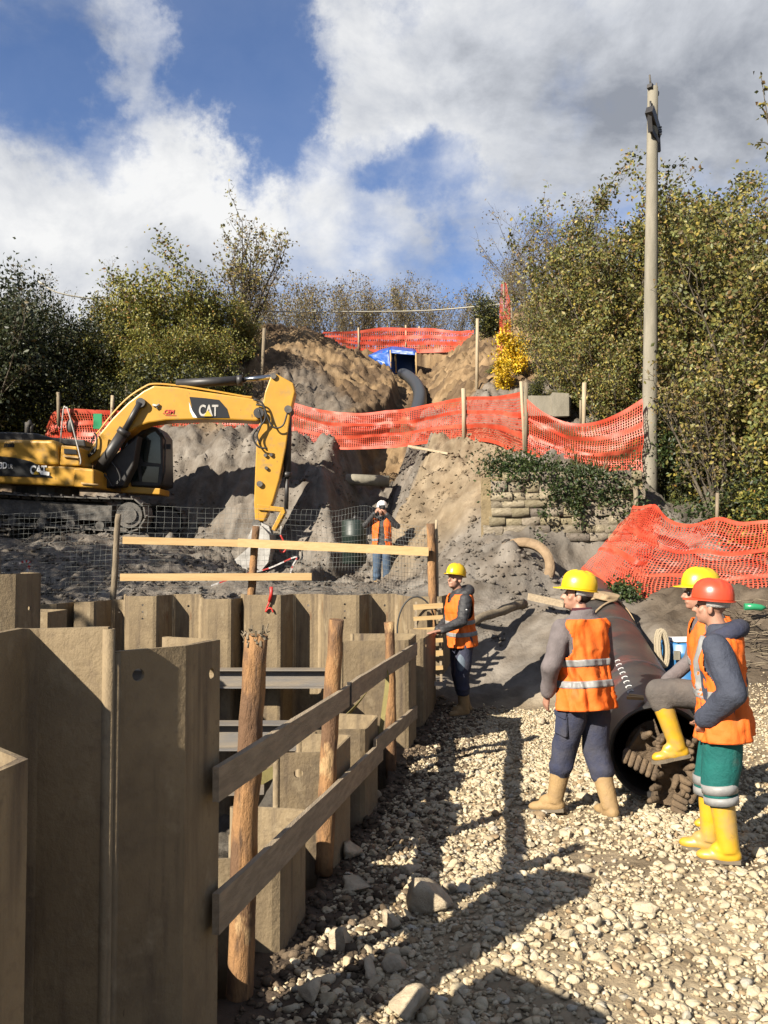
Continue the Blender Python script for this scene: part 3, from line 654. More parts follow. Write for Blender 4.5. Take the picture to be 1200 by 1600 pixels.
# left side of the pit
sheet_pile([(-4.35, 8.75), (-3.86, 9.0), (-3.76, 9.4), (-4.1, 9.75)], 1.73, ZB, 'tall shaded sheet pile standing at the left picture edge beyond the pit', holes=[(-3.80, 9.22, 1.36, .025, 1, -.2)], rnd=False)
sheet_pile([(-4.25, 10.10), (-3.93, 10.05), (-3.86, 10.45), (-4.2, 10.55)], 1.26, ZB, 'low sheet pile in shade right of the tall one at the left edge', rnd=False)
# wale beams across the pit
def hbeam(a, b, h, w, name, lab, grp):
    a = Vector(a); b = Vector(b); mid = (a + b) / 2
    t = thing(name, lab, 'steel beam', (mid.x, mid.y, mid.z - h / 2), 0, grp)
    z = Vector((0, 0, h / 2))
    MB().bar(a + z, b + z, w, .018).build('top_flange', M['beam'], t); MB().bar(a - z, b - z, w, .018).build('bottom_flange', M['beam'], t)
    MB().bar(a, b, .014, h - .019).build('web', M['beam'], t)
hbeam((-3.9, 11.12, .335), (0.33, 11.12, .335), .22, .20, 'wale_beam', 'upper steel beam spanning the far pit wall behind the log posts', 'steel beams inside the pit')
hbeam((-3.6, 10.2, -.20), (-0.62, 10.2, -.20), .29, .24, 'wale_beam', 'lower steel beam with a grey web crossing the dark pit', 'steel beams inside the pit')
hbeam((-2.6, 7.4, -.05), (-1.05, 7.6, -.05), .14, .16, 'wale_beam', 'short bluish steel beam low in the pit behind the first log post', 'steel beams inside the pit')
# ------------------------------------------------------------------ log post and rail fence
fence = thing('timber_rail_fence', 'rough fence of log posts and weathered plank rails along the pit edge', 'fence', (-0.3, 5.5, 0))
def log(pts, r, name, parent, mt=None, n=14, splint=True):
    m = MB(); k = 14; P = []; Rr = []
    for i in range(k + 1):
        t = i / k * (len(pts) - 1); a = min(int(t), len(pts) - 2); f = t - a
        P.append(Vector(pts[a]).lerp(Vector(pts[a + 1]), f) + Vector((random.uniform(-.004, .004), random.uniform(-.004, .004), 0))); ra = r[a] + (r[a + 1] - r[a]) * f; Rr.append(ra * random.uniform(.95, 1.05))
    m.tube(P, Rr, n, jit=0.035)
    return m.build(name, mt or M['log'], parent)
p1 = log([W(374, 1610, 3.88), W(383, 1300, 3.90), W(400, 992, 3.93)], [.064, .059, .054], 'post', fence)
mm = MB()
for i in range(46):   # splintered bark round the top of the first post
    a = random.uniform(0, 2 * math.pi); c = W(400, 985, 3.93) + Vector((math.cos(a) * .048, math.sin(a) * .048, random.uniform(-.05, .0)))
    e = c + Vector((math.cos(a) * random.uniform(0, .02), math.sin(a) * random.uniform(0, .02), random.uniform(-.03, .035))); mm.bar(c, e, .010, .004)
mm.build('bark_splinter', M['grey_wood'], p1)
log([W(506, 1365, 5.28), W(515, 1150, 5.30), W(526, 968, 5.33)], [.056, .052, .047], 'post', fence)
log([W(611, 1215, 7.7), W(611, 1080, 7.7), W(608, 972, 7.7)], [.050, .047, .044], 'post', fence)
def rail(px0, py0, d0, px1, py1, d1, h, name='rail'):
    a, b = W(px0, py0, d0), W(px1, py1, d1)
    b.z = a.z + (b.z - a.z)
    m = MB(); n = 10; d = (b - a); s = Vector((d.y, -d.x, 0)).normalized() * 0.0135
    A, B = [], []
    rings = []
    for i in range(n + 1):
        c = a.lerp(b, i / n) + Vector((0, 0, random.uniform(-.003, .003))); hz = Vector((0, 0, h / 2 * random.uniform(.97, 1.03))); w = s * random.uniform(.9, 1.1)
        rings.append([c - hz - w, c - hz + w, c + hz + w, c + hz - w])
    m.loft(rings, smooth=False); return m.build(name, M['board'], fence)
rail(337, 1227, 3.2, 560, 1076, 5.82, .128); rail(545, 1083, 5.52, 650, 1014, 8.7, .128)
rail(337, 1430, 3.2, 596, 1172, 6.71, .150); rail(586, 1168, 6.44, 650, 1112, 8.7, .125)
m = MB(); a = W(546, 1084, 5.50); m.box(a + Vector((.0, -.008, 0)), (.03, .012, .15)); m.build('rail_cleat', M['black'], fence)
# webbing sling hanging on the fence
sl = thing('webbing_sling', 'yellowish webbing sling draped over the upper rail into the pit', 'sling', tuple(W(560, 1150, 6.8)))
def ribbon(pts, w, th, name, mt, parent, wd=(0, 0, 1)):
    m = MB(); P = [Vector(p) for p in pts]; rings = []
    for i, p in enumerate(P):
        t = (P[min(i + 1, len(P) - 1)] - P[max(i - 1, 0)]).normalized(); u = Vector(wd); u = (u - t * u.dot(t)).normalized(); nn = t.cross(u)
        rings.append([p - u * w / 2 - nn * th / 2, p + u * w / 2 - nn * th / 2, p + u * w / 2 + nn * th / 2, p - u * w / 2 + nn * th / 2])
    m.loft(rings, smooth=False); return m.build(name, mt, parent)
def curve(pts, n=6):
    P = [Vector(p) for p in pts]; P = [P[0] * 2 - P[1]] + P + [P[-1] * 2 - P[-2]]; out = []
    for i in range(1, len(P) - 2):
        for k in range(n):
            t = k / n; a, b, c, d = P[i - 1:i + 3]
            out.append(0.5 * ((2 * b) + (c - a) * t + (2 * a - 5 * b + 4 * c - d) * t * t + (3 * b - a - 3 * c + d) * t ** 3))
    out.append(P[-2]); return out
ribbon(curve([W(603, 1033, 7.45), W(578, 1074, 7.3), W(552, 1108, 7.1), W(520, 1138, 6.9), W(470, 1180, 6.7), W(405, 1219, 6.6)]), .085, .004, 'wide_strap', M['sling'], sl, (.55, 0.15, .8))
ribbon(curve([W(598, 1036, 6.9), W(605, 1060, 6.88), W(601, 1100, 6.85), W(592, 1165, 6.8)]), .035, .006, 'hanging_strap', M['sling'], sl, (1, 0, 0))
m = MB(); q = W(592, 1173, 6.78)
for i in range(7): m.bar(q + Vector((random.uniform(-.02, .02), 0, 0)), q + Vector((random.uniform(-.04, .05), 0, -random.uniform(.04, .1))), .006, .006)
m.build('frayed_end', M['sling'], sl)
# ------------------------------------------------------------------ wire mesh fence with pine rails behind the far wall
mf = thing('wire_mesh_fence', 'sagging wire mesh fence with pale pine rails behind the far pit wall', 'fence', tuple(W(400, 935, 12.1)))
log([W(176, 945, 12.0), W(185, 803, 12.0)], [.045, .04], 'post', mf, M['grey_wood'])
log([W(392, 940, 12.0), W(400, 822, 12.0)], [.058, .05], 'post', mf, M['log'])
log([W(680, 1085, 11.35), W(673, 818, 11.35)], [.065, .055], 'post', mf, M['log'])
log([W(0, 935, 12.0), W(-4, 840, 12.0)], [.03, .028], 'post', mf, M['grey_wood'])
log([W(684, 1000, 11.5), W(682, 812, 11.5)], [.022, .02], 'post', mf, M['stake'])
def pine(px0, py0, d0, px1, py1, d1, h, th=.03): MB().bar(W(px0, py0, d0), W(px1, py1, d1), th, h).build('rail', M['pine'], mf)
pine(192, 844, 11.88, 380, 849, 11.88, .10); pine(372, 848, 11.85, 670, 862, 11.22, .115); pine(188, 902, 11.9, 487, 901, 11.82, .10)
# the mesh: real wires, sagging between the posts
def wire_mesh(ctrl, zt_px, cell, name, parent, sag, th=.0032, lean=.1):
    V = []; F = []
    top = [W(*c) for c in ctrl[0]]; bot = [W(*c) for c in ctrl[1]]
    Lx = sum((top[i + 1] - top[i]).length for i in range(len(top) - 1)); nu = int(Lx / cell); nv = int((top[0].z - bot[0].z) / cell) + 1
    def ev(pl, t):
        s = t * (len(pl) - 1); i = min(int(s), len(pl) - 2); return pl[i].lerp(pl[i + 1], s - i)
    P = np.zeros((nu + 1, nv + 1, 3))
    for i in range(nu + 1):
        u = i / nu; a, b = ev(top, u), ev(bot, u)
        for j in range(nv + 1):
            v = j / nv; p = b.lerp(a, v); P[i, j] = p
    ii, jj = np.meshgrid(np.arange(nu + 1), np.arange(nv + 1), indexing='ij')
    P[:, :, 1] += .16 * fbm(ii * .06, jj * .12, 3, 81) * 2; P[:, :, 2] += .05 * fbm(ii * .05 + 9, jj * .1, 3, 82) * 2 * (jj / nv); P[:, :, 0] += .04 * fbm(ii * .08, jj * .15 + 4, 3, 83) * 2
    h = th / 2; tri = [np.array((h, 0, h)), np.array((-h, 0, h)), np.array((0, -h, -h))]
    def line(pts):
        o = len(V); k = len(pts)
        for p in pts:
            for q in tri: V.append(p + q)
        for a in range(k - 1):
            for c in range(3): F.append((o + a * 3 + c, o + a * 3 + (c + 1) % 3, o + a * 3 + 3 + (c + 1) % 3, o + a * 3 + 3 + c))
    for i in range(nu + 1): line(P[i])
    for j in range(nv + 1): line(P[:, j])
    o = obj_np(name, mesh_np(name, np.array(V) - np.array(ORG[parent.name]), np.array(F), M['wire']), parent); tag(o, kind='stuff'); return o
wire_mesh(([(0, 806, 12.6), (90, 800, 12.5), (190, 790, 12.4), (330, 795, 12.3), (430, 796, 12.2), (520, 800, 12.1), (575, 790, 12), (620, 815, 11.9), (676, 822, 11.6)],
           [(0, 925, 12.6), (90, 925, 12.5), (190, 925, 12.4), (330, 925, 12.3), (430, 925, 12.2), (520, 925, 12.1), (575, 928, 12), (620, 930, 11.9), (676, 932, 11.6)]), 0, .072, 'wire_mesh', mf, .1)
# ring of hose and ladder at the far corner
m = MB(); c = W(651, 985, 11.05); m.tube([c + Vector((.25 * math.cos(a), .05 * math.sin(a), .43 * math.sin(a))) for a in np.linspace(0, 2 * math.pi, 30)], .011, 6, cap=False)
tag(m.build('hose_loop', M['rubber']), 'thin dark hose loop hanging at the far pit corner beside the ladder', 'hose')
lad = thing('ladder', 'short wooden ladder standing in the far corner of the pit', 'ladder', tuple(W(668, 1010, 11.0)))
for a, b in (((648, 1095), (650, 940)), ((690, 1095), (686, 940))): MB().bar(W(a[0], a[1], 11.02), W(b[0], b[1], 11.12), .03, .05, (0, 1, 0)).build('side_rail', M['board'], lad)
for i, y in enumerate((948, 966, 985, 1002, 1022, 1045)): MB().bar(W(646, y + 1, 10.97 + .0), W(692, y - 2, 10.97), .035, .05 if i % 2 else .065).build('rung', M['pine'], lad)
# post clamp / step near the man's knees
m = MB(); m.bar(W(664, 1067, 10.2), W(697, 1069, 10.2), .05, .045).bar(W(694, 1074, 10.2), W(697, 1062, 10.2), .05, .03)
tag(m.build('steel_bracket', M['bucket']), 'small steel bracket sticking out of the dark end pile at knee height', 'bracket')
# red shackle on the pile, barrier tape
rh = thing('lifting_hook', 'red lifting hook hanging on the far pit wall', 'hook', tuple(W(421, 955, 11.3)))
MB().tube([W(424, 917, 11.28), W(424, 928, 11.28), W(421, 940, 11.28)], .022, 8).build('shank', M['red_print'], rh)
MB().tube(curve([W(421, 940, 11.28), W(415, 956, 11.28), W(419, 951, 11.28), W(424, 951, 11.28), W(427, 957, 11.28)], 4), .012, 6).build('jaw', M['red_print'], rh)
bt = thing('barrier_tape', 'red and white barrier tape strung behind the wire mesh', 'tape', tuple(W(440, 900, 13)))
pts = curve([W(330, 915, 13.2), W(380, 898, 13.2), W(420, 888, 13.1), W(462, 870, 13.0), W(457, 884, 13), W(453, 900, 13)], 4)
for i in range(len(pts) - 1): MB().bar(pts[i], pts[i + 1], .004, .022).build('red_stripe' if i % 3 == 1 else 'white_stripe', M['tape_r' if i % 3 == 1 else 'tape_w'], bt)
t2 = thing('tape_scrap', 'scrap of red and white tape on the dark bank beyond the left piles', 'tape', tuple(W(40, 885, 14)))
pts = curve([W(30, 880, 14), W(40, 877, 14), W(47, 880, 14), (W(42, 893, 14))], 3)
for i in range(len(pts) - 1): MB().bar(pts[i], pts[i + 1], .004, .04).build('red_stripe' if i % 2 else 'white_stripe', M['tape_r' if i % 2 else 'tape_w'], t2)
# ================================================================== excavator, seen from its right side
ex = thing('excavator', 'yellow tracked excavator with its boom raised over the spoil bank', 'excavator', tuple(W(60, 838, 20.3)))
def Z(x, y): return (x / 2.5, 560 + y / 2.5)          # coordinates measured on an enlarged detail
def plate(pts, d0, d1, name, mt, parent, bev=0.03, seg=2, shade=False, dref=None):
    """outline traced at depth dref, a solid reaching from depth d0 to d1"""
    dref = dref or d0; P = [W(*Z(*p), dref) for p in pts]; y0 = d0 - dref; y1 = d1 - dref
    m = MB(); m.prism([p + Vector((0, y0, 0)) for p in P], [p + Vector((0, y1, 0)) for p in P])
    o = m.build(name, mt, parent); clean(o.data)
    if bev:
        b = o.modifiers.new('bevel', 'BEVEL'); b.width = bev; b.segments = seg; b.limit_method = 'ANGLE'; b.angle_limit = R(40)
    return o
def text(s, px, py, d, size, name, mt, parent, squeeze=0.8, ext=0.006, slant=0.0, bold=0.02, tilt=0.0):
    cu = bpy.data.curves.new(name, 'FONT'); cu.body = s; cu.size = size; cu.extrude = ext; cu.offset = bold * size; cu.shear = slant; cu.space_character = 0.92
    t = bpy.data.objects.new(name, cu); C.objects.link(t); bpy.context.view_layer.update()
    me = bpy.data.meshes.new_from_object(t.evaluated_get(bpy.context.evaluated_depsgraph_get())); bpy.data.objects.remove(t); me.name = name
    me.materials.clear(); me.materials.append(mt)
    o = bpy.data.objects.new(name, me); C.objects.link(o); o.parent = parent; o.location = W(px, py, d) - ORG[parent.name]
    o.rotation_euler = (math.pi / 2, tilt, 0); o.scale = (squeeze, 1, 1); ORG[o.name] = ORG[parent.name]; return o
# --- upper structure
body = plate([(-330, 420), (232, 420), (290, 424), (365, 432), (366, 505), (285, 500), (-330, 475)], 19.05, 21.3, 'body', M['yellow'], ex, .04)
hood = plate([(-330, 312), (205, 318), (222, 330), (232, 418), (-330, 418)], 19.08, 20.4, 'engine_hood', M['yellow'], ex, .07, 3)
plate([(-330, 378), (-20, 380), (60, 388), (120, 402), (165, 425), (205, 466), (-330, 448)], 19.035, 19.05, 'decal_panel', M['decal'], hood, 0)
t = text('CAT', *Z(117, 452), 19.03, .27, 'lettering', M['white'], hood, .72, bold=.03)
plate([(128, 453), (141, 438), (154, 453)], 19.015, 19.022, 'triangle_mark', M['yel_print'], hood, 0)
text('323D', *Z(-26, 430), 19.03, .20, 'lettering', M['white'], hood, .72)
text('LR', *Z(30, 430), 19.03, .14, 'lettering', M['bucket'], hood, .75)
text('maia', *Z(14, 346), 19.07, .17, 'lettering', M['decal'], hood, .8, slant=.3)
plate([(160, 438), (193, 444), (192, 458), (160, 454)], 19.025, 19.033, 'sticker', M['white'], hood, 0)
plate([(-330, 282), (60, 288), (140, 292), (200, 308), (330, 318), (335, 346), (215, 335), (-330, 320)], 19.6, 21.2, 'roof_deck', M['black'], ex, .03)
box = plate([(238, 338), (300, 344), (312, 420), (232, 418)], 19.12, 20.0, 'tool_box', M['yellow'], ex, .03)
plate([(250, 352), (296, 356), (300, 374), (250, 372)], 19.09, 19.13, 'grille', M['decal'], box, 0)
plate([(246, 378), (306, 384), (306, 390), (246, 384)], 19.06, 19.1, 'handle', M['pine'], box, 0)
plate([(288, 428), (366, 436), (366, 505), (288, 502)], 19.0, 19.5, 'front_box', M['yellow'], ex, .03)
MB().tube([W(*Z(318, 488), 18.97), W(*Z(384, 494), 18.97)], .022, 6).build('step_bar', M['pine'], ex)
for px, pts in ((0, [(106, 292), (106, 250), (112, 246), (120, 262)]), (1, [(124, 290), (124, 268), (128, 260)])):
    MB().tube([W(*Z(*p), 20.2) for p in pts], .055 if px == 0 else .035, 10).build('exhaust_stub', M['muddy_steel'], ex)
# handrail and mirrors
rl = MB().tube(curve([W(*Z(*p), 19.1) for p in [(236, 330), (248, 200), (258, 194), (268, 210), (312, 380), (314, 415)]]), .016, 6).build('handrail', M['bucket'], ex)
MB().sphere(W(*Z(274, 263), 19.2), (.09, .03, .16)).build('mirror', M['black'], rl)
mr = MB().tube([W(*Z(352, 345), 20.4), W(*Z(368, 300), 20.4)], .02, 6).build('mirror_arm', M['black'], ex)
MB().box(W(*Z(382, 246), 20.4), (.20, .05, .36)).build('mirror', M['green'], mr)
# --- cab beyond the boom
cab = plate([(470, 330), (545, 282), (570, 266), (612, 266), (636, 300), (640, 495), (612, 505), (455, 500)], 20.55, 21.55, 'cab', M['black'], ex, .05)
plate([(548, 300), (578, 284), (606, 284), (626, 310), (628, 412), (560, 404), (540, 350)], 20.535, 20.56, 'window', M['glass'], cab, 0)
plate([(552, 420), (622, 424), (616, 486), (556, 482)], 20.535, 20.56, 'window', M['glass'], cab, 0)
plate([(480, 345), (538, 300), (530, 380), (545, 480), (466, 480)], 20.535, 20.56, 'window', M['glass'], cab, 0)
MB().tube([W(*Z(*p), 20.5) for p in [(630, 290), (646, 320), (644, 440), (630, 500)]], .02, 6).build('grab_rail', M['black'], cab)
MB().box(W(*Z(652, 345), 20.7), (.2, .06, .12)).build('work_lamp', M['black'], cab)
plate([(470, 492), (500, 470), (506, 500), (626, 508), (624, 532), (470, 524)], 20.4, 21.3, 'cab_floor', M['yellow'], ex, .02)
# --- slew ring
sr = MB(); c = W(*Z(180, 515), 20.3); sr.tube([c + Vector((0, 0, -.25)), c + Vector((0, 0, .14))], .75, 24, smooth=False); sr.build('slew_ring', M['black'], ex)
# --- boom, stick
BD0, BD1 = 19.85, 20.4
boom = plate([(330, 402), (345, 360), (390, 292), (440, 232), (500, 172), (560, 126), (600, 106), (690, 112), (800, 130), (960, 152), (990, 158), (1030, 190), (1040, 226), (1000, 245), (900, 240), (800, 238), (650, 242), (580, 252), (530, 270), (490, 300), (440, 342), (385, 390), (345, 416)], BD0, BD1, 'boom', M['yellow'], ex, .035)
plate([(740, 150), (800, 155), (856, 162), (886, 196), (897, 232), (770, 232), (752, 205)], BD0 - .012, BD0, 'decal_panel', M['decal'], boom, 0)
plate([(738, 170), (752, 205), (770, 232), (754, 230), (742, 206)], BD0 - .013, BD0 - .001, 'white_stripe', M['white'], boom, 0)
text('CAT', *Z(776, 224), BD0 - .025, .36, 'lettering', M['bucket'], boom, .66, bold=.025)
plate([(796, 226), (811, 202), (828, 226)], BD0 - .045, BD0 - .035, 'triangle_mark', M['yel_print'], boom, 0)
text('.CEM', *Z(636, 216), BD0 - .012, .13, 'lettering', M['red_print'], boom, .95, slant=.25)
plate([(645, 221), (688, 222), (688, 224), (645, 223)], BD0 - .011, BD0 - .002, 'underline', M['red_print'], boom, 0)
m = MB(); m.tube([W(*Z(598, 182), BD0 - .02), W(*Z(612, 186), BD0 - .06), W(*Z(622, 180), BD0 - .02)], .03, 6).tube([W(*Z(612, 186), BD0 - .05), W(*Z(616, 198), BD0 - .02)], .02, 6); m.build('work_lamp', M['bucket'], boom)
for off, dd in ((-3, .0), (0, .07)):
    MB().tube(curve([W(*Z(x, y - off), BD0 + .1 + dd) for x, y in [(372, 300), (440, 214), (500, 152), (560, 112), (600, 98), (690, 104), (800, 120), (950, 146), (985, 150)]]), .014, 6).build('pressure_line', M['yellow'], boom)
stick = plate([(1060, 62), (1074, 57), (1145, 96), (1152, 130), (1136, 200), (1116, 350), (1092, 470), (1066, 560), (1032, 636), (996, 636), (992, 560), (1000, 350), (1012, 252), (1035, 130)], 19.92, 20.33, 'stick', M['yellow'], ex, .025, dref=19.92)
def pin(x, y, r, d0, d1, name, parent, mt='black'): MB().tube([W(*Z(x, y), d0), W(*Z(x, y), d0) + Vector((0, d1 - d0, 0))], r, 14, smooth=False).build(name, M[mt], parent)
pin(1010, 212, .12, 19.78, 20.45, 'boom_pin', boom); pin(1068, 68, .07, 19.86, 20.4, 'pin', stick, 'muddy_steel'); pin(1125, 198, .09, 19.86, 20.4, 'pin', stick, 'muddy_steel'); pin(1000, 646, .10, 19.8, 20.45, 'pin', stick, 'muddy_steel'); pin(548, 172, .11, 19.72, 20.5, 'pin', boom, 'black')
def cyl(a, b, c, ra, rb, d, name, parent, rodm='chrome'):
    A, B, Cc = W(*Z(*a), d), W(*Z(*b), d), W(*Z(*c), d)
    o = MB().tube([A, B], ra, 14).tube([B - (B - A).normalized() * .05, B + (B - A).normalized() * .08], ra * 1.18, 14).build(name, M['black'], parent); MB().tube([B, Cc], rb, 12).build('rod', M[rodm], o); return o
cyl((385, 440), (482, 290), (548, 172), .13, .07, 19.75, 'boom_cylinder', ex, 'black'); cyl((440, 470), (520, 330), (552, 176), .12, .065, 20.5, 'boom_cylinder', ex, 'black')
cyl((690, 100), (935, 86), (1066, 72), .105, .06, 20.1, 'stick_cylinder', ex)
cyl((1127, 190), (1122, 452), (1118, 590), .085, .05, 20.1, 'bucket_cylinder', ex, 'black')
plate([(1004, 570), (1108, 582), (1114, 600), (1008, 592)], 19.86, 19.94, 'link_arm', M['yellow'], ex, .01); plate([(1096, 596), (1114, 600), (1074, 674), (1060, 668)], 19.86, 19.94, 'link_arm', M['yellow'], ex, .01)
plate([(1004, 570), (1108, 582), (1114, 600), (1008, 592)], 20.3, 20.38, 'link_arm', M['yellow'], ex, .01, dref=20); plate([(1096, 596), (1114, 600), (1074, 674), (1060, 668)], 20.3, 20.38, 'link_arm', M['yellow'], ex, .01, dref=20)
hs = [[(1000, 180), (1030, 190), (1035, 240), (1000, 280), (988, 310), (1010, 345), (1045, 352)], [(990, 160), (1025, 175), (1045, 230), (1070, 270), (1105, 262), (1122, 215)], [(345, 385), (372, 360), (378, 310), (368, 290)], [(330, 370), (350, 376), (372, 345)], [(1010, 200), (1022, 250), (1005, 300), (1015, 335)], [(396, 440), (420, 470), (440, 500), (470, 470)], [(430, 400), (455, 430), (470, 470), (450, 500)]]
for h in hs: MB().tube(curve([W(*Z(*p), 19.78) for p in h], 5), .022, 6).build('hydraulic_hose', M['rubber'], ex)
plate([(360, 420), (420, 400), (505, 330), (540, 300), (520, 420), (480, 500), (370, 510)], 19.95, 20.35, 'boom_foot', M['black'], ex, .03)
for x, y in ((1014, 490), (1040, 428), (1036, 378), (1058, 376)): pin(x, y, .04 if y < 480 else .07, 19.86, 19.95, 'grease_bracket', stick, 'muddy_steel')
# --- bucket: curved shell, side plates, teeth
bd0, bd1 = 19.65, 20.65
bk = thing('bucket', None, None, (0, 0, 0)); bk.parent = ex; bk.location = (0, 0, 0); ORG[bk.name] = ORG['excavator']
prof = [(978, 700), (1000, 652), (1030, 655), (1060, 690), (1066, 740), (1056, 795), (1025, 832), (985, 842), (935, 838), (872, 826)]
P = [W(*Z(*p), 20) for p in prof]; P2 = [p + (Vector(W(*Z(990, 760), 20)) - p).normalized() * .03 for p in P]
m = MB()
for i in range(len(P) - 1):
    y0 = Vector((0, bd0 - 20, 0)); y1 = Vector((0, bd1 - 20, 0)); m.prism([P[i] + y0, P[i + 1] + y0, P2[i + 1] + y0, P2[i] + y0], [P[i] + y1, P[i + 1] + y1, P2[i + 1] + y1, P2[i] + y1])
m.build('shell', M['bucket'], bk)
side = [(978, 702), (1000, 652), (1030, 655), (1060, 690), (1066, 740), (1056, 795), (1025, 832), (985, 842), (935, 838), (880, 826), (945, 770), (985, 735)]
plate(side, bd0 - .03, bd0, 'side_plate', M['bucket'], bk, 0, dref=20); plate(side, bd1, bd1 + .03, 'side_plate', M['bucket'], bk, 0, dref=20)
for i in range(5):
    y = bd0 + .08 + i * .21; a = W(*Z(890, 826), 20); b = W(*Z(850, 822), 20); o = Vector((0, y - 20, 0)); MB().bar(a + o, b + o, .09, .07).build('tooth', M['bucket'], bk)
plate([(985, 640), (1000, 632), (1050, 655), (1062, 690), (1000, 690)], 19.82, 19.88, 'hinge_plate', M['bucket'], bk, .01); plate([(985, 640), (1000, 632), (1050, 655), (1062, 690), (1000, 690)], 20.38, 20.44, 'hinge_plate', M['bucket'], bk, .01, dref=20)
ch = thing('lifting_chain', 'short lifting chain with a red hook hanging from the excavator bucket', 'chain', tuple(W(*Z(1100, 750), 19.9)))
MB().tube([W(*Z(1099, 655), 19.9), W(*Z(1096, 690), 19.9)], .02, 6).build('link', M['bucket'], ch)
MB().tube(curve([W(*Z(1096, 690), 19.9), W(*Z(1110, 720), 19.9), W(*Z(1116, 748), 19.9), W(*Z(1100, 758), 19.9), W(*Z(1090, 742), 19.9)]), .022, 6).build('hook', M['red_print'], ch)
# --- tracks
def track(A, B, r, d0, wd, shoes):
    """tracks round idlers A (front) and B (rear) given in detail coordinates at depth d0"""
    a, b = W(*Z(*A), d0), W(*Z(*B), d0); y = Vector((0, wd / 2, 0)); t = (a - b).normalized(); u = Vector((-t.z, 0, t.x)) if t.x > 0 else Vector((t.z, 0, -t.x))
    tr = thing('track', None, None, (0, 0, 0)); tr.parent = ex; ORG[tr.name] = ORG['excavator']
    fr = MB(); fr.bar(b + y + u * .02 + t * .5, a + y + u * .02 - t * .42, wd * .45, r * 1.0, u); fr.build('track_frame', M['muddy_steel'], tr)
    for k, (c, nm) in enumerate(((a, 'idler'), (b, 'sprocket'))):
        MB().tube([c + y * .25, c + y * 1.75], r * .80, 20, smooth=False).tube([c + y * .1, c + y * .3], r * .5, 16, smooth=False).build(nm, M['muddy_steel'], tr)
    n = 7
    for i in range(n):
        c = b.lerp(a, (i + 1) / (n + 1)) - u * r * .74; MB().tube([c + y * .4, c + y * 1.6], .10, 12, smooth=False).build('roller', M['muddy_steel'], tr)
    for q in (.3, .6): c = b.lerp(a, q) + u * r * .75; MB().tube([c + y * .5, c + y * 1.5], .07, 10, smooth=False).build('carrier_roller', M['muddy_steel'], tr)
    Ln = (a - b).length; per = 2 * Ln + 2 * math.pi * r; st = per / shoes
    sm = MB(); sm.box((0, 0, 0), (st * .93, wd, .03)).box((st * .3, 0, .035), (.03, wd, .05)).box((0, 0, -.04), (st * .8, wd * .3, .06)); me = sm.mesh('track_shoe', M['muddy_steel'])
    rng = random.Random(5)
    for i in range(shoes):
        s = i * st
        if s < Ln: c = b + t * s + u * r; n_, tt = u, t; c = c - u * .05 * math.sin(math.pi * s / Ln)
        elif s < Ln + math.pi * r: q = (s - Ln) / r; n_ = u * math.cos(q) + t * math.sin(q); tt = t * math.cos(q) - u * math.sin(q); c = a + n_ * r
        elif s < 2 * Ln + math.pi * r: c = a - t * (s - Ln - math.pi * r) - u * r; n_, tt = -u, -t
        else: q = (s - 2 * Ln - math.pi * r) / r; n_ = -u * math.cos(q) - t * math.sin(q); tt = -t * math.cos(q) + u * math.sin(q); c = b + n_ * r
        o = bpy.data.objects.new('track_shoe', me); C.objects.link(o); o.parent = tr
        mt = Matrix((tt, n_.cross(tt), n_)).transposed().to_4x4(); mt.translation = c + y - ORG['excavator'] + n_ * rng.uniform(-.006, .006); o.matrix_local = mt
track((500, 612), (-420, 560), .36, 18.9, .62, 49)
track((650, 640), (-300, 590), .42, 21.3, .62, 49)
plate([(-100, 530), (420, 560), (420, 610), (-100, 590)], 19.5, 21.4, 'carbody', M['muddy_steel'], ex, .05)
# ================================================================== big pipe with cutter head
PA, PB = W(1029, 1168, 6.75), W(918, 930, 14.2)
PA.z = Hs(PA.x, PA.y) * 0 + .395; PB.z = 1.26
pdir = (PB - PA).normalized(); pr = .385
pipe = thing('drainage_pipe', 'big black plastic pipe lying on the gravel with its open end to the front', 'pipe', (PA.x, PA.y, 0))
s1 = pdir.cross(Vector((0, 0, 1))).normalized(); s2 = s1.cross(pdir)
def ringp(c, r, n=40): return [c + s1 * math.cos(2 * math.pi * j / n) * r + s2 * math.sin(2 * math.pi * j / n) * r for j in range(n)]
Ln = (PB - PA).length; rings = []
for i in range(41):
    t = i / 40; rr = pr * (1 + .004 * math.sin(i * 1.7)); rings.append(ringp(PA + pdir * Ln * t, rr))
inner = [ringp(PA + pdir * Ln * t, pr - .042) for t in (1.0, .5, .2, .05, 0.004)]
m = MB(); m.loft(rings, cap=False); m.loft([rings[-1], inner[0]], cap=False, smooth=False); m.loft(inner, cap=False); m.loft([inner[-1], ringp(PA - pdir * .004, pr - .02), rings[0]], cap=False, smooth=False)
o = m.build('pipe_wall', M['hdpe'], pipe); clean(o.data)
for t in (.19, .47, .74): m = MB(); c = PA + pdir * Ln * t; m.loft([ringp(c - pdir * .02, pr + .001), ringp(c - pdir * .012, pr + .010), ringp(c + pdir * .012, pr + .010), ringp(c + pdir * .02, pr + .001)], cap=False); m.build('weld_bead', M['hdpe'], pipe)
# chalk marks along the crown of the pipe
for i in range(9):
    c = PA + pdir * (.30 + i * .15); a = math.pi / 2 + .42; q = c + s1 * math.cos(a) * (pr + .004) + s2 * math.sin(a) * (pr + .004); m = MB(); dv = s1 * math.sin(a) * -1 + s2 * math.cos(a)
    m.tube(curve([q - dv * .025, q + pdir * .035 - dv * .01, q + pdir * .03 + dv * .022, q + pdir * .0 + dv * .02], 3), .004, 4); m.build('chalk_mark', M['white'], pipe)
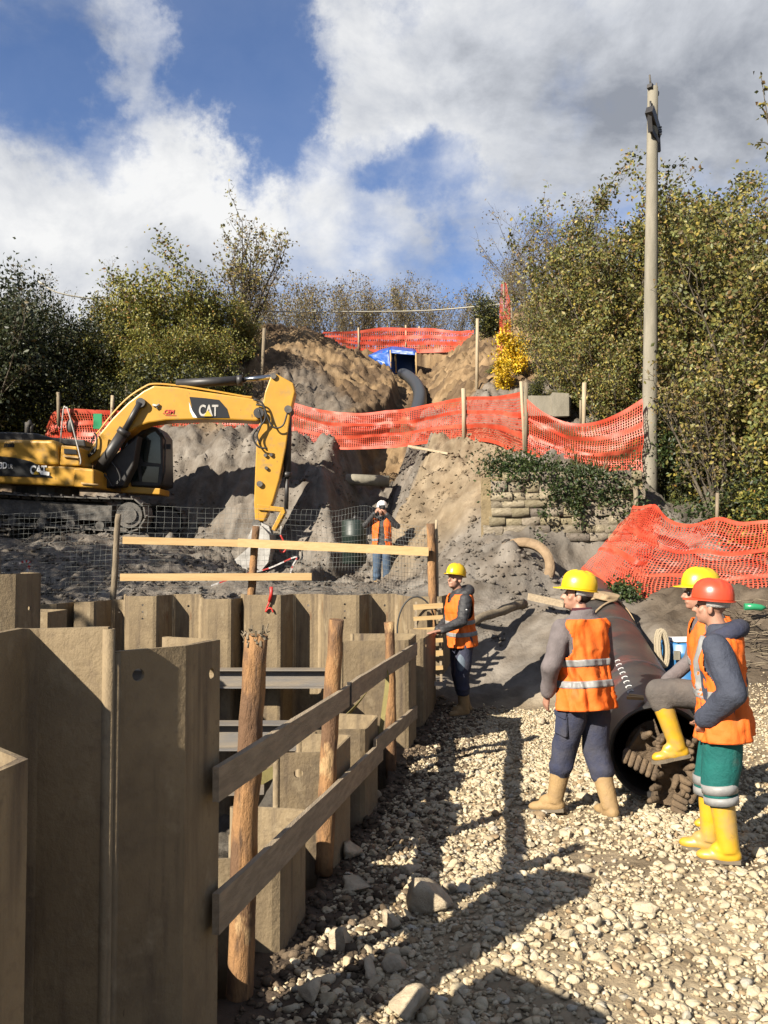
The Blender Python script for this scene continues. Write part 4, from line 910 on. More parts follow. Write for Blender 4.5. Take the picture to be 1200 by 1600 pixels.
# cutter head standing in the pipe mouth
cut = thing('cutter_head', 'mud caked drilling cutter head with rows of teeth in the pipe mouth', 'drill head', (PA.x, PA.y - .12, .04))
cc = PA - pdir * .06 + Vector((.09, 0, -.06))
hub = MB().tube([cc + pdir * .45, cc - pdir * .02], .085, 16).build('shaft', M['mudbrown'], cut)
def arm(a0, r1, name, ln=.30, tooth=True, wid=.17):
    d = s1 * math.cos(a0) + s2 * math.sin(a0); e = s1 * -math.sin(a0) + s2 * math.cos(a0); rings = []
    for i in range(7):
        t = i / 6; c = cc + d * (.04 + (r1 - .05) * t) + pdir * (.16 * (1 - t) * t); w = wid * (.8 + .3 * t)
        rings.append([c - e * w / 2 - pdir * .03, c + e * w / 2 - pdir * .01, c + e * w / 2 + pdir * .06, c - e * w / 2 + pdir * .05])
    m = MB(); m.loft(rings, smooth=False); o = m.build(name, M['mudbrown'], cut)
    if tooth:
        for i in range(6):
            for sgn in (-1, 1):
                if sgn < 0 and i % 2: continue
                c = cc + d * (.09 + (r1 - .09) * i / 5) + e * sgn * wid * .45 - pdir * .05
                tm = MB(); q = c + e * sgn * .055 - pdir * .07; tm.capsule(c, q, .034, .022, 8, 3); tm.build('tooth', M['mudbrown'], o)
arm(R(-100), .34, 'cutter_arm'); arm(R(28), .34, 'cutter_arm'); arm(R(150), .34, 'cutter_arm', wid=.2); arm(R(-40), .30, 'cutter_arm', wid=.12); arm(R(88), .22, 'cutter_arm', wid=.15)
m = MB()   # bent auger flight behind the arms, on the left of the mouth
fl = []
for i in range(13):
    a = R(110 + i * 10); dd = s1 * math.cos(a) + s2 * math.sin(a); c = cc + pdir * (.14 + .02 * i); fl.append([c + dd * .10, c + dd * .315, c + dd * .315 + pdir * .03, c + dd * .10 + pdir * .03])
m.loft(fl, smooth=False); m.build('auger_flight', M['mudbrown'], cut)
# tan sling round the pipe
sg = thing('pipe_sling', 'tan fabric sling bunched over the top of the black pipe', 'sling', tuple(PA + pdir * Ln * .62 + Vector((0, 0, pr))))
def band(t0, t1, a0, a1, w, name, lift=.012):
    pts = []
    for i in range(13):
        u = i / 12; a = a0 + (a1 - a0) * u; c = PA + pdir * Ln * (t0 + (t1 - t0) * u); pts.append(c + (s1 * math.cos(a) + s2 * math.sin(a)) * (pr + lift))
    m = MB(); rg = []
    for i, p in enumerate(pts):
        a = a0 + (a1 - a0) * i / 12; nn = s1 * math.cos(a) + s2 * math.sin(a); wv = w * (1 + .15 * math.sin(i * 2.1)); rg.append([p - pdir * wv / 2, p + pdir * wv / 2, p + pdir * wv / 2 + nn * .012, p - pdir * wv / 2 + nn * .012])
    m.loft(rg); m.build(name, M['strap'], sg)
band(.66, .56, R(60), R(-20), .16, 'strap'); band(.44, .62, R(150), R(70), .09, 'strap'); band(.62, .70, R(80), R(190), .10, 'strap')
m = MB(); v, f = rock_shape(3, 555, 5, .12); c = PA + pdir * Ln * .63 + s2 * (pr + .05) + s1 * .06
v = v * np.array([.22, .38, .075]); m.add([Vector(p) + c for p in v], [tuple(q) for q in f], 0, True); m.build('bunched_cloth', M['strap'], sg)
# wooden bits on the pipe rim
for k, (dx, ln) in enumerate(((-.05, .12), (.0, .15), (.04, .10))):
    c = PA + pdir * .12 + s2 * (pr + .014) + s1 * (-.02 + dx * .6); MB().bar(c - s1 * .02, c + (s1 * .8 + pdir * .5) * ln, .03, .025, s2).build('wood_offcut', M['pine'], None) if False else None
wb = MB(); c = PA + pdir * .10 + s2 * (pr + .016) - s1 * .10
wb.bar(c, c + pdir * .02 - s1 * .13, .028, .024, s2).bar(c + pdir * .035, c + pdir * .06 - s1 * .11 + s2 * .005, .03, .024, s2)
tag(wb.build('wood_offcut', M['pine']), 'two small pale wood offcuts lying on the rim of the pipe', 'wood')
# blue drum, rope coil
dc = W(1062, 1030, 9.7); dz = Hs(dc.x, dc.y)
dr = thing('plastic_drum', 'blue plastic drum with a white lid strip behind the seated man', 'drum', (dc.x + .05, dc.y, dz - .05))
prof = [(.0, .255), (.03, .27), (.2, .275), (.22, .285), (.26, .285), (.28, .275), (.52, .275), (.54, .285), (.58, .285), (.6, .27), (.66, .265), (.68, .245)]
m = MB(); m.loft([[Vector((dc.x + .05 + r * math.cos(a), dc.y + r * math.sin(a), dz - .05 + h)) for a in np.linspace(0, 2 * math.pi, 32, endpoint=False)] for h, r in prof]); m.build('drum_body', M['drum'], dr)
MB().box((dc.x + .08, dc.y - .1, dz + .66), (.42, .24, .035), Matrix.Rotation(.12, 3, 'Z')).build('lid_board', M['white'], dr)
MB().box((dc.x - .12, dc.y - .262, dz + .5), (.07, .012, .10)).build('sticker', M['concrete'], dr)
rc = MB(); c0 = W(1030, 1012, 9.5)
for i in range(9): c = c0 + Vector((random.uniform(-.02, .03), random.uniform(-.06, .06), random.uniform(-.03, .03))); rc.tube([c + Vector((.05 * math.cos(a) + .02, .03 * math.sin(a), .19 * math.sin(a))) for a in np.linspace(0, 2 * math.pi, 22)], .013, 6, cap=False)
tag(rc.build('rope_coil', M['rope']), 'coil of pale rope leaning between the pipe and the blue drum', 'rope')
# timber laid on the mud slope
def surf(px, py, d): p = W(px, py, d); return Vector((p.x, p.y, Hs(p.x, p.y)))
a, b = W(733, 972, 11.6), W(818, 943, 12.9); m = MB(); k = 8
m.tube([a.lerp(b, i / k) + Vector((0, 0, random.uniform(-.01, .01))) for i in range(k + 1)], [.065 * random.uniform(.85, 1.15) for _ in range(k + 1)], 9, jit=.08)
tag(m.build('fallen_log', M['grey_wood']), 'weathered log lying on the grey mud behind the man in black sleeves', 'log')
a, b = W(826, 932, 12.6), W(882, 944, 12.2); tag(MB().bar(a, b, .05, .10).build('timber_plank', M['board']), 'short wooden plank lying on grey mud left of the black pipe', 'plank')
a, b = W(640, 697, 20.6), W(702, 709, 19.7); tag(MB().bar(a, b, .12, .05).build('timber_plank', M['stake']), 'pale board lying on top of the tan earth mound', 'plank')
a, b = W(645, 700, 20.9), W(690, 706, 20.0); tag(MB().bar(a, b, .07, .04).build('timber_plank', M['grey_wood']), 'narrower board beside the pale one on the tan mound', 'plank')
# half buried ring
rg = thing('pipe_ring', 'rusty brown ring half buried in the grey spoil below the stone wall', 'ring', tuple(W(830, 880, 14.1)))
c = W(812, 890, 14.15); ax = Vector((-.35, -.80, .48)).normalized(); e1 = ax.cross(Vector((0, 0, 1))).normalized(); e2 = e1.cross(ax); rr = []
for i in range(41):
    a = 2 * math.pi * i / 40; dd = e1 * math.cos(a) + e2 * math.sin(a); rr.append([c + dd * .43 - ax * .05, c + dd * .58 - ax * .05, c + dd * .58 + ax * .05, c + dd * .43 + ax * .05])
MB().loft(rr, cap=False).build('ring_band', M['rust'], rg)
# green bottle litter, grey pipe in trench, crate in the trench
a = W(1163, 948, 11.0); tag(MB().tube([a, a + Vector((.12, -.02, .0)), a + Vector((.20, -.03, -.01)), a + Vector((.26, -.035, -.01))], [.045, .045, .042, .016], 10).build('plastic_bottle', M['green']), 'green plastic bottle lying under the orange net', 'bottle')
a, b = W(500, 747, 23.0), W(608, 752, 22.8); tag(MB().tube([a, b], .15, 18).build('trench_pipe', M['concrete']), 'grey pipe crossing the narrow trench below the orange net', 'pipe')
gb = thing('site_barrel', 'dark green barrel in the shade beside the man in the white helmet', 'barrel', tuple(surf(552, 870, 19.0)))
b0 = W(553, 846, 19.0); m = MB(); m.loft([[Vector((b0.x + r * math.cos(q), b0.y + r * math.sin(q), b0.z + h)) for q in np.linspace(0, 2 * math.pi, 20, endpoint=False)] for h, r in ((-.5, .24), (-.48, .27), (.1, .27), (.12, .285), (.15, .27), (.45, .27), (.48, .22))]); m.build('barrel_body', mat('green_paint', (.012, .026, .02), .5), gb)
MB().tube([(b0.x, b0.y, b0.z + .48), (b0.x + .05, b0.y, b0.z + .56)], .05, 8).build('spout', M['black'], gb)
# ------------------------------------------------------------------ blue shelter with corrugated hose
tn = thing('tarpaulin_shelter', 'small blue tarpaulin shelter at the top of the cut below the upper net', 'tent', tuple(W(617, 590, 37.5)))
P1, P2, P3, P4 = W(609, 546, 37.0), W(650, 550, 36.6), W(648, 545, 38.4), W(612, 541, 38.6)
def sheet(cs, name, mt, nn=8, wob=.05):
    a, b, c, d = cs; m = MB(); rows = []
    for i in range(nn + 1):
        rows.append([a.lerp(b, j / nn).lerp(d.lerp(c, j / nn), i / nn) + Vector((random.uniform(-wob, wob), random.uniform(-wob, wob), random.uniform(-wob, wob) * .5)) for j in range(nn + 1)])
    m.loft(rows, cap=False, closed=False); o = m.build(name, mt, tn); s = o.modifiers.new('thick', 'SOLIDIFY'); s.thickness = .012; return o
sheet([P1, P2, P3, P4], 'roof_sheet', M['tarp'], wob=.02)
sheet([W(575, 556, 37.6), P1, W(612, 578, 36.9), W(598, 573, 37.2)], 'side_sheet', M['tarp'], wob=.04)
sheet([W(575, 556, 37.6), P1, P4, W(590, 548, 38.6)], 'side_sheet', M['tarp'], wob=.03)
sheet([P2, P3, W(650, 575, 38.4), W(651, 588, 36.6)], 'side_sheet', M['tarp'], wob=.03)
sheet([P4, P3, W(648, 590, 38.4), W(612, 590, 38.6)], 'back_sheet', M['tarp'], wob=.02)
sheet([W(609, 546, 36.98), W(650, 550, 36.58), W(650, 555, 36.55), W(610, 552, 36.95)], 'valance', M['tarp'], wob=.015)
for x, y0, y1, d in ((610, 547, 582, 36.95), (650, 551, 592, 36.55), (618, 553, 583, 37.2)): MB().tube([W(x, y0, d), W(x + 1, y1, d)], .035, 6).build('pole', M['pine'], tn)
m = MB(); cp_ = curve([W(628, 583, 36.4), W(638, 588, 35.0), W(650, 600, 32.5), W(656, 615, 30), W(655, 632, 27.6), W(650, 650, 25.5)], 16)
rd = [(.235 if i % 2 else .205) * (1 if i > 3 else .9) for i in range(len(cp_))]; m.tube(cp_, rd, 14)
tag(m.build('corrugated_hose', M['hose']), 'thick black corrugated hose curving down from the blue shelter', 'hose')
# ------------------------------------------------------------------ stone retaining wall
wl = thing('stone_wall', 'old retaining wall of rough yellowish tuff blocks with ivy on top', 'wall', tuple(W(885, 890, 15.3)))
wa, wb_ = W(752, 800, 15.75), W(1004, 800, 15.15); wa.z = wb_.z = 1.45; wd = (wb_ - wa); wlen = wd.length; wd.normalize(); wn = Vector((wd.y, -wd.x, 0))
MB().bar(wa + wn * -.155 + Vector((0, 0, .92)), wb_ + wn * -.155 + Vector((0, 0, .92)), .40, 1.84).build('wall_core', M['mortar'], wl)
rw = random.Random(3); zc = 0.0; svar = []
for k in range(10):
    v, f = rock_shape(2, 700 + k, 3, .10); b = MB()
    hm = ico(2)[0]; v = np.sign(hm) * np.abs(hm) ** .11; v = v * (1 + .09 * noise3(hm, 1.9, k)[:, None] + .07 * noise3(hm, 4.3, k + 20)[:, None]); b0 = rw.uniform(.6, 1.2)
    col = np.tile(np.array([.50, .43, .30]) * b0 + np.array([0, 0, rw.uniform(-.02, .05)]), (len(v), 1)); svar.append(mesh_np('stone', v * .5, f, M['wallstone'], col, smooth=True))
row = 0
while zc < 1.92:
    hgt = rw.uniform(.125, .20); s = rw.uniform(-.2, 0); x0 = max(0, .25 - .05 * row) if row < 5 else .0
    x0 = {0: -.1, 1: -.05, 2: .05, 3: .1, 4: .12, 5: .05, 6: .15}.get(row, .2)
    s = x0
    while s < wlen - .1:
        ln = rw.uniform(.16, .40)
        if rw.random() > .02 and not (zc > 1.5 and rw.random() < .3):
            o = bpy.data.objects.new('stone', rw.choice(svar)); C.objects.link(o); o.parent = wl
            p = wa + wd * (s + ln / 2) + wn * rw.uniform(-.06, .0) + Vector((0, 0, zc + hgt / 2)); o.location = p - ORG['stone_wall']; o.scale = (ln + .012, .30, hgt + .008); o.rotation_euler = (rw.uniform(-.05, .05), rw.uniform(-.05, .05), math.atan2(wd.y, wd.x) + rw.uniform(-.05, .05))
        s += ln
    zc += hgt; row += 1
cb = thing('concrete_block', 'pale concrete parapet block standing behind the orange net', 'block', tuple(W(860, 650, 20.2)))
MB().box(W(850, 636, 20.2), (1.2, .4, .5), jit=.02).build('lower_course', M['concrete'], cb); MB().box(W(874, 634, 20.0), (.36, .36, .55), jit=.02).build('end_pier', M['concrete'], cb)
# ------------------------------------------------------------------ utility pole
up = thing('utility_pole', 'tall grey concrete utility pole with steel brackets and no wires', 'utility pole', tuple(W(1014, 800, 16.2)))
b0, t0 = W(1014, 812, 16.2), W(1020, 137, 16.2)
MB().tube([b0.lerp(t0, i / 12) for i in range(13)], [.158 - .062 * i / 12 for i in range(13)], 24).build('pole_shaft', M['concrete'], up)
def PW(x, y, dy=0): return W(980 + x / 8.43, 110 + y / 8.43, 16.2) + Vector((0, dy, 0))
m = MB(); m.bar(PW(245, 590, -.22), PW(432, 810, .14), .14, .19); m.build('crossarm', M['black'], up)
m = MB(); m.bar(PW(265, 820, -.17), PW(400, 960, -.05), .05, .08); m.build('lower_arm', M['black'], up)
MB().bar(PW(245, 620, -.2), PW(262, 880, -.2), .07, .05, (0, 1, 0)).build('strut', M['black'], up); MB().bar(PW(420, 790, .1), PW(432, 1040, .1), .08, .06, (0, 1, 0)).build('strut', M['black'], up)
ti = MB().bar(PW(270, 235, -.1), PW(410, 285, .1), .10, .08).build('top_bracket', M['black'], up)
MB().tube([PW(292, 240, -.08), PW(278, 90, -.08)], .018, 6).build('pin', M['muddy_steel'], ti); MB().tube([PW(400, 280, .05), PW(396, 150, .05)], .018, 6).build('pin', M['muddy_steel'], ti)
MB().tube([PW(280, 450, -.12), PW(285, 580, -.12)], .02, 6).build('conduit', M['black'], up)
for i in range(4): MB().bar(PW(420, 750 + i * 30, .0), PW(455, 745 + i * 32, .0), .02, .02).build('spike', M['black'], up)
# thin cable across the valley
m = MB(); m.tube(curve([W(60, 440, 30), W(105, 461, 30), W(250, 478, 31), W(380, 486, 32), W(520, 487, 33), W(650, 486, 34), W(745, 479, 34), W(860, 467, 33)], 5), .028, 5)
tag(m.build('cable', M['cable']), 'pale cable strung low across the top of the cut', 'cable')
# ------------------------------------------------------------------ stakes
for (x0, y0, x1, y1, d, rr_, mt, lab) in [(409, 605, 413, 513, 27, .055, 'grey_wood', 'thin wooden stake on the brown mound above the boom'), (745, 618, 746, 498, 25.5, .05, 'stake', 'tall thin stake on the ochre slope right of the shelter'),
                                          (912, 680, 913, 598, 17.5, .045, 'stake', 'pale stake behind the sagging orange net left of the pole'), (907, 660, 907, 625, 18, .025, 'grey_wood', 'thin grey stick beside the pale stake behind the net'), (1121, 640, 1121, 596, 17, .035, 'stake', 'pale stake among the leaves right of the pole'),
                                          (92, 660, 91, 613, 24.0, .05, 'grey_wood', 'stake at the left end of the net behind the excavator'), (125, 640, 125, 597, 25.5, .05, 'grey_wood', 'grey stake in the dark undergrowth behind the excavator'), (175, 650, 176, 618, 24.2, .05, 'stake', 'stake in the net just left of the excavator boom'), (198, 640, 198, 600, 25.5, .05, 'grey_wood', 'grey stake in the undergrowth above the excavator boom'),
                                          (995, 812, 993, 760, 15.0, .045, 'grey_wood', 'leaning stick at the foot of the pole'), (1120, 830, 1121, 770, 14.0, .03, 'grey_wood', 'thin stick above the lower orange net')]:
    tag(MB().tube([W(x0, y0 + 6, d), W((x0 + x1) / 2, (y0 + y1) / 2, d), W(x1, y1, d)], rr_, 8, jit=.05).build('stake', M[mt]), lab, 'stake', 'stakes and sticks')
# shed in the bushes on the right
sh = thing('garden_shed', 'dark little shed with a pale corner board under the leaves right of the pole', 'shed', tuple(W(1070, 800, 17.4)))
def wbox(x0, y0, x1, y1, d, dep, name, mt): a, b = W(x0, y1, d), W(x1, y0, d); MB().box(((a.x + b.x) / 2, a.y + dep / 2, (a.z + b.z) / 2), (abs(b.x - a.x), dep, abs(b.z - a.z))).build(name, M[mt], sh)
wbox(1035, 735, 1098, 806, 17.6, 1.2, 'back_wall', 'decal'); wbox(1051, 776, 1064, 812, 17.2, .06, 'corner_board', 'tin'); wbox(1030, 728, 1102, 736, 17.1, 1.8, 'roof', 'black'); wbox(1092, 738, 1097, 806, 17.2, .08, 'door_post', 'grey_wood')
m = MB(); m.prism([W(1052, 776, 17.15), W(1066, 776, 17.15), W(1062, 762, 17.15), W(1058, 758, 17.15), W(1053, 764, 17.15)], [W(1052, 776, 17.15) + Vector((0, .05, 0)), W(1066, 776, 17.15) + Vector((0, .05, 0)), W(1062, 762, 17.15) + Vector((0, .05, 0)), W(1058, 758, 17.15) + Vector((0, .05, 0)), W(1053, 764, 17.15) + Vector((0, .05, 0))]); m.build('broken_board', M['pine'], sh)
wbox(1063, 770, 1085, 808, 17.25, .1, 'water_can', 'tin')
# ------------------------------------------------------------------ orange nets
def net(top, bot, cell, label, posts=(), wrinkle=.06, seed=0, fw=(.36, .24), bands=(0.0, .35, .65, 1.0), layers=1, smooth=True):
    T = curve([W(*p) for p in top], 8) if len(top) > 2 else [W(*p) for p in top]; B = curve([W(*p) for p in bot], 8) if len(bot) > 2 else [W(*p) for p in bot]
    T = np.array([p[:] for p in T]); B = np.array([p[:] for p in B])
    def resample(P, n):
        s = np.concatenate([[0], np.cumsum(np.linalg.norm(np.diff(P, axis=0), axis=1))]); t = np.linspace(0, s[-1], n); return np.stack([np.interp(t, s, P[:, k]) for k in range(3)], 1), s[-1]
    _, L1 = resample(T, 2); _, L2 = resample(B, 2); hgt = np.linalg.norm(T.mean(0) - B.mean(0)); nu = int(max(L1, L2) / cell); nv = max(4, int(hgt / (cell * .8)))
    T, _ = resample(T, nu + 1); B, _ = resample(B, nu + 1)
    nt = thing('orange_net', label, 'safety net', tuple(B[len(B) // 2]), 0, 'orange plastic safety nets')
    for ly in range(layers):
        v = np.linspace(0, 1, nv + 1)[None, :, None]; P = B[:, None] * (1 - v) + T[:, None] * v
        ii, jj = np.meshgrid(np.arange(nu + 1) * cell, np.linspace(0, 1, nv + 1) * hgt, indexing='ij')
        vv = jj / hgt; amp = wrinkle * (.35 + 1.2 * np.sin(np.pi * np.clip(vv, 0.02, .98)))
        f1 = fbm(ii * .8 + .5 * jj + seed, jj * 1.6 + seed * 3.1, 4, seed, .55) * 3.0; f2 = (1 - np.abs(fbm(ii * .55 - .35 * jj + 7 * ly, jj * 2.2 + seed, 3, seed + 7) * 5)) * .7
        P[:, :, 1] += amp * (f1 + f2) - .05 * ly; P[:, :, 0] += .35 * amp * fbm(ii * 1.3, jj * 1.3 + 5, 3, seed + 3) * 3; P[:, :, 2] += .45 * amp * fbm(ii * .7 + 9, jj * .9, 3, seed + 11) * 3
        P[:, :, 2] -= .05 * np.sin(np.pi * ((ii / max(1e-3, ii.max()) * max(1, len(posts))) % 1)) * vv
        du = np.gradient(P, axis=0); dv = np.gradient(P, axis=1); V = []; F = []
        wv = fw[0] / 2; wh = fw[1] / 2
        a = P - du * wv; b = P + du * wv; o = 0
        idx = np.arange((nu + 1) * (nv + 1)).reshape(nu + 1, nv + 1); n1 = idx.size
        Fv = np.stack([idx[:, :-1], idx[:, :-1] + n1, idx[:, 1:] + n1, idx[:, 1:]], -1).reshape(-1, 4)
        whv = np.full(nv + 1, wh)
        for bd in bands: whv[int(round(bd * nv))] = .75
        off = np.array([0, .004, 0]); c = P - dv * whv[None, :, None] + off; d = P + dv * whv[None, :, None] + off
        Fh = np.stack([idx[:-1], idx[1:], idx[1:] + n1, idx[:-1] + n1], -1).reshape(-1, 4) + 2 * n1
        allv = np.concatenate([a.reshape(-1, 3), b.reshape(-1, 3), c.reshape(-1, 3), d.reshape(-1, 3)]) - np.array(ORG[nt.name])
        tag(obj_np('netting', mesh_np('netting', allv, np.concatenate([Fv, Fh]), M['net'], smooth=True), nt), kind='stuff')
    for (x0, y0, x1, y1, d, r_, mt) in posts: MB().tube([W(x0, y0, d), W((x0 + x1) / 2 + .5, (y0 + y1) / 2, d), W(x1, y1, d)], r_, 8, jit=.05).build('post', M[mt], nt)
    return nt
net([(456, 630, 23.4), (500, 640, 23.2), (560, 645, 22.6), (620, 640, 22.0), (680, 628, 21), (724, 622, 20.1), (770, 618, 18.8), (816, 614, 17.3)],
    [(456, 685, 23.4), (500, 697, 23.2), (560, 700, 22.6), (620, 697, 22.0), (680, 690, 21), (724, 688, 20.1), (770, 690, 18.8), (818, 712, 17.3)], .058,
    'orange safety net strung across the trench between the boom and the two stakes', [(725, 690, 724, 607, 20.0, .05, 'stake'), (820, 715, 814, 596, 17.2, .035, 'stake'), (821, 712, 822, 598, 17.1, .042, 'grey_wood')], .09, 1)
net([(820, 622, 17.1), (850, 645, 16.8), (890, 659, 16.5), (930, 657, 16.3), (970, 644, 16.1), (1004, 626, 15.95)],
    [(822, 708, 17.1), (850, 714, 16.8), (890, 722, 16.5), (930, 731, 16.3), (970, 737, 16.1), (1003, 738, 15.95)], .05, 'orange safety net sagging between the stakes and the utility pole above the stone wall', [], .08, 2)
net([(72, 668, 24.4), (90, 642, 24.3), (150, 641, 24.2), (200, 643, 24.2), (280, 652, 24.0), (360, 655, 23.8), (458, 630, 23.4)],
    [(72, 690, 24.4), (90, 697, 24.3), (150, 699, 24.2), (200, 700, 24.2), (280, 700, 24.0), (360, 700, 23.8), (458, 688, 23.4)], .075, 'orange safety net behind the excavator under its boom', [], .07, 3)
net([(505, 520, 39.0), (560, 517, 39.4), (610, 513, 39.6), (660, 514, 39.4), (700, 517, 39), (740, 518, 37.5)],
    [(505, 536, 39.0), (560, 545, 39.4), (610, 550, 39.6), (660, 549, 39.4), (700, 548, 39), (737, 546, 37.5)], .10, 'orange safety net along the top of the hill above the blue shelter', [(560, 548, 560, 512, 39.4, .04, 'stake'), (634, 550, 634, 508, 39.6, .04, 'stake'), (655, 550, 655, 510, 39.5, .04, 'stake')], .07, 4)
net([(783, 445, 30), (790, 442, 29), (797, 470, 28.2)], [(778, 572, 28.5), (790, 570, 27.8), (802, 566, 27.2)], .075, 'tall narrow strip of orange net climbing the slope by the yellow tree', [(787, 572, 787, 440, 29, .03, 'grey_wood'), (800, 568, 799, 470, 27.6, .03, 'grey_wood')], .10, 5)
net([(985, 803, 14.6), (1010, 795, 14.3), (1022, 788, 14.0), (1045, 808, 13.7), (1080, 815, 13.4), (1120, 806, 13.1), (1155, 815, 12.9), (1200, 814, 12.7), (1260, 812, 12.5)],
    [(908, 886, 14.0), (950, 912, 13.2), (990, 938, 12.5), (1040, 946, 12.2), (1080, 952, 12.0), (1120, 954, 11.9), (1160, 950, 11.8), (1200, 948, 11.7), (1260, 946, 11.6)], .058, 'crumpled orange safety net heaped round the foot of the pole and along the bank', [], .13, 6, fw=(.32, .21))
net([(990, 790, 14.5), (1018, 786, 14.1), (1030, 800, 13.9)], [(925, 890, 13.7), (970, 925, 12.8), (1010, 925, 12.6)], .062, 'second layer of orange net bunched over the left end of the heap by the pole', [], .14, 7, fw=(.28, .18))
# ================================================================== trees, shrubs, ivy
def branches(seed, stems, height, spread, lev=(6, 5), curve_=.25, lean=(0, 0), base_r=.03, start=.25, up=.25):
    """polylines of a many stemmed shrub or tree: stems > limbs > twigs"""
    r = np.random.default_rng(seed); st = []; li = []; tw = []
    for i in range(stems):
        a = r.uniform(0, 2 * np.pi); tilt = r.uniform(.05, 1.0) ** .8 * spread / height
        d = np.array([np.cos(a) * tilt + lean[0], np.sin(a) * tilt + lean[1], 1.0]); d /= np.linalg.norm(d)
        ln = height * r.uniform(.72, 1.05); p = np.array([np.cos(a) * .12 * r.random(), np.sin(a) * .12 * r.random(), -.15]); pts = [p]; k = 9
        for s in range(k):
            d = d + r.normal(0, curve_ * .22, 3); d /= np.linalg.norm(d); p = p + d * ln / k; pts.append(p)
        st.append((np.array(pts), base_r * r.uniform(.7, 1.2), .16))
        for j in range(lev[0]):
            t = start + (1 - start) * (j + r.random()) / lev[0]; f = t * k; q = min(int(f), k - 1); p0 = pts[q] + (pts[q + 1] - pts[q]) * (f - q)
            a2 = r.uniform(0, 2 * np.pi); dd = (pts[q + 1] - pts[q]); dd = dd / np.linalg.norm(dd); e = np.array([np.cos(a2), np.sin(a2), up + r.uniform(-.2, .5)]); dd = dd * .55 + e * .75; dd /= np.linalg.norm(dd)
            l2 = ln * (.42 - .22 * t) * r.uniform(.6, 1.2); p = p0; q2 = [p]
            for s in range(5): dd = dd + r.normal(0, curve_ * .35, 3) + np.array([0, 0, .04]); dd /= np.linalg.norm(dd); p = p + dd * l2 / 5; q2.append(p)
            li.append((np.array(q2), base_r * .42 * (1.15 - t * .6), .2))
            for m_ in range(lev[1]):
                t2 = .25 + .75 * (m_ + r.random()) / lev[1]; f = t2 * 5; q = min(int(f), 4); p1 = q2[q] + (q2[q + 1] - q2[q]) * (f - q)
                e = r.normal(0, 1, 3) + np.array([0, 0, .35]); e = e / np.linalg.norm(e) * .8 + dd * .5; e /= np.linalg.norm(e); l3 = l2 * r.uniform(.35, .7) * (1.1 - .5 * t2); q3 = [p1]; p = p1
                for s in range(3): e = e + r.normal(0, .18, 3); e /= np.linalg.norm(e); p = p + e * l3 / 3; q3.append(p)
                tw.append((np.array(q3), base_r * .16, .3))
    return st, li, tw
def tubes_np(polys, sides):
    V = []; F = []; o = 0
    for pts, r0, tip in polys:
        k = len(pts); t = np.gradient(pts, axis=0); t /= np.linalg.norm(t, axis=1)[:, None] + 1e-9
        ref = np.array([.3, .2, .93]) if abs(t[0, 2]) < .9 else np.array([1, .1, 0]); s = np.cross(t, ref); s /= np.linalg.norm(s, axis=1)[:, None] + 1e-9; b = np.cross(t, s)
        rad = r0 * np.linspace(1, tip, k); a = np.arange(sides) * 2 * np.pi / sides
        V.append((pts[:, None] + (s[:, None] * np.cos(a)[None, :, None] + b[:, None] * np.sin(a)[None, :, None]) * rad[:, None, None]).reshape(-1, 3))
        i, j = np.meshgrid(np.arange(k - 1), np.arange(sides), indexing='ij')
        F.append(np.stack([i * sides + j, i * sides + (j + 1) % sides, (i + 1) * sides + (j + 1) % sides, (i + 1) * sides + j], -1).reshape(-1, 4) + o); o += k * sides
    return np.concatenate(V), np.concatenate(F)
def leaves_np(pos, size, seed, pal, droop=.25, asp=.62):
    """folded leaf: two quads about the midrib -> here two triangles each side joined as one quad pair"""
    r = np.random.default_rng(seed); n = len(pos); d = r.normal(size=(n, 3)); d[:, 2] -= droop; d /= np.linalg.norm(d, axis=1)[:, None]
    e = r.normal(size=(n, 3)); s = np.cross(d, e); s /= np.linalg.norm(s, axis=1)[:, None]; nn = np.cross(s, d)
    sz = size * r.uniform(.55, 1.25, n)[:, None]
    p0 = pos; p1 = pos + d * sz * .55 + s * sz * asp * .5 + nn * sz * .12; p2 = pos + d * sz; p3 = pos + d * sz * .55 - s * sz * asp * .5 + nn * sz * .12
    V = np.stack([p0, p1, p2, p3], 1).reshape(-1, 3); i = np.arange(n) * 4; F = np.concatenate([np.stack([i, i + 1, i + 2], -1), np.stack([i, i + 2, i + 3], -1)])
    pal = np.array(pal); w = pal[:, 3] / pal[:, 3].sum(); k = r.choice(len(pal), n, p=w); cl = vnoise(pos[:, 0] * 1.1 + seed, pos[:, 2] * 1.1 + pos[:, 1], seed % 9)
    col = pal[k, :3] * r.uniform(.7, 1.3, n)[:, None] * (.75 + .5 * cl)[:, None]
    return V, F, np.repeat(col, 4, 0)
def tree_meshes(seed, stems, height, spread, nleaf, lsize, pal, lev=(6, 5), base_r=.03, start=.25, lean=(0, 0), curve_=.25, up=.25, fuzz=.10, twigs=True, fill=0):
    st, li, tw = branches(seed, stems, height, spread, lev, curve_, lean, base_r, start, up)
    v1, f1 = tubes_np(st, 6); v2, f2 = tubes_np(li, 4); V, F = np.concatenate([v1, v2]), np.concatenate([f1, f2 + len(v1)])
    if twigs: v3, f3 = tubes_np(tw, 3); F = np.concatenate([F, f3 + len(V)]); V = np.concatenate([V, v3])
    wood = mesh_np('trunk', V, F, M['bark'], smooth=True); crown = None
    if nleaf:
        r = np.random.default_rng(seed + 1); ends = np.concatenate([t[0][1:] for t in tw] + [t[0][2:] for t in li]); pos = ends[r.integers(0, len(ends), nleaf)] + r.normal(0, fuzz, (nleaf, 3))
        if fill:
            c = ends.mean(0); pos[:fill] = c + (pos[:fill] - c) * np.array([.9, .9, .8])
        lv, lf, lc = leaves_np(pos, lsize, seed, pal); crown = mesh_np('crown', lv, lf, M['leaf'], lc)
    return wood, crown
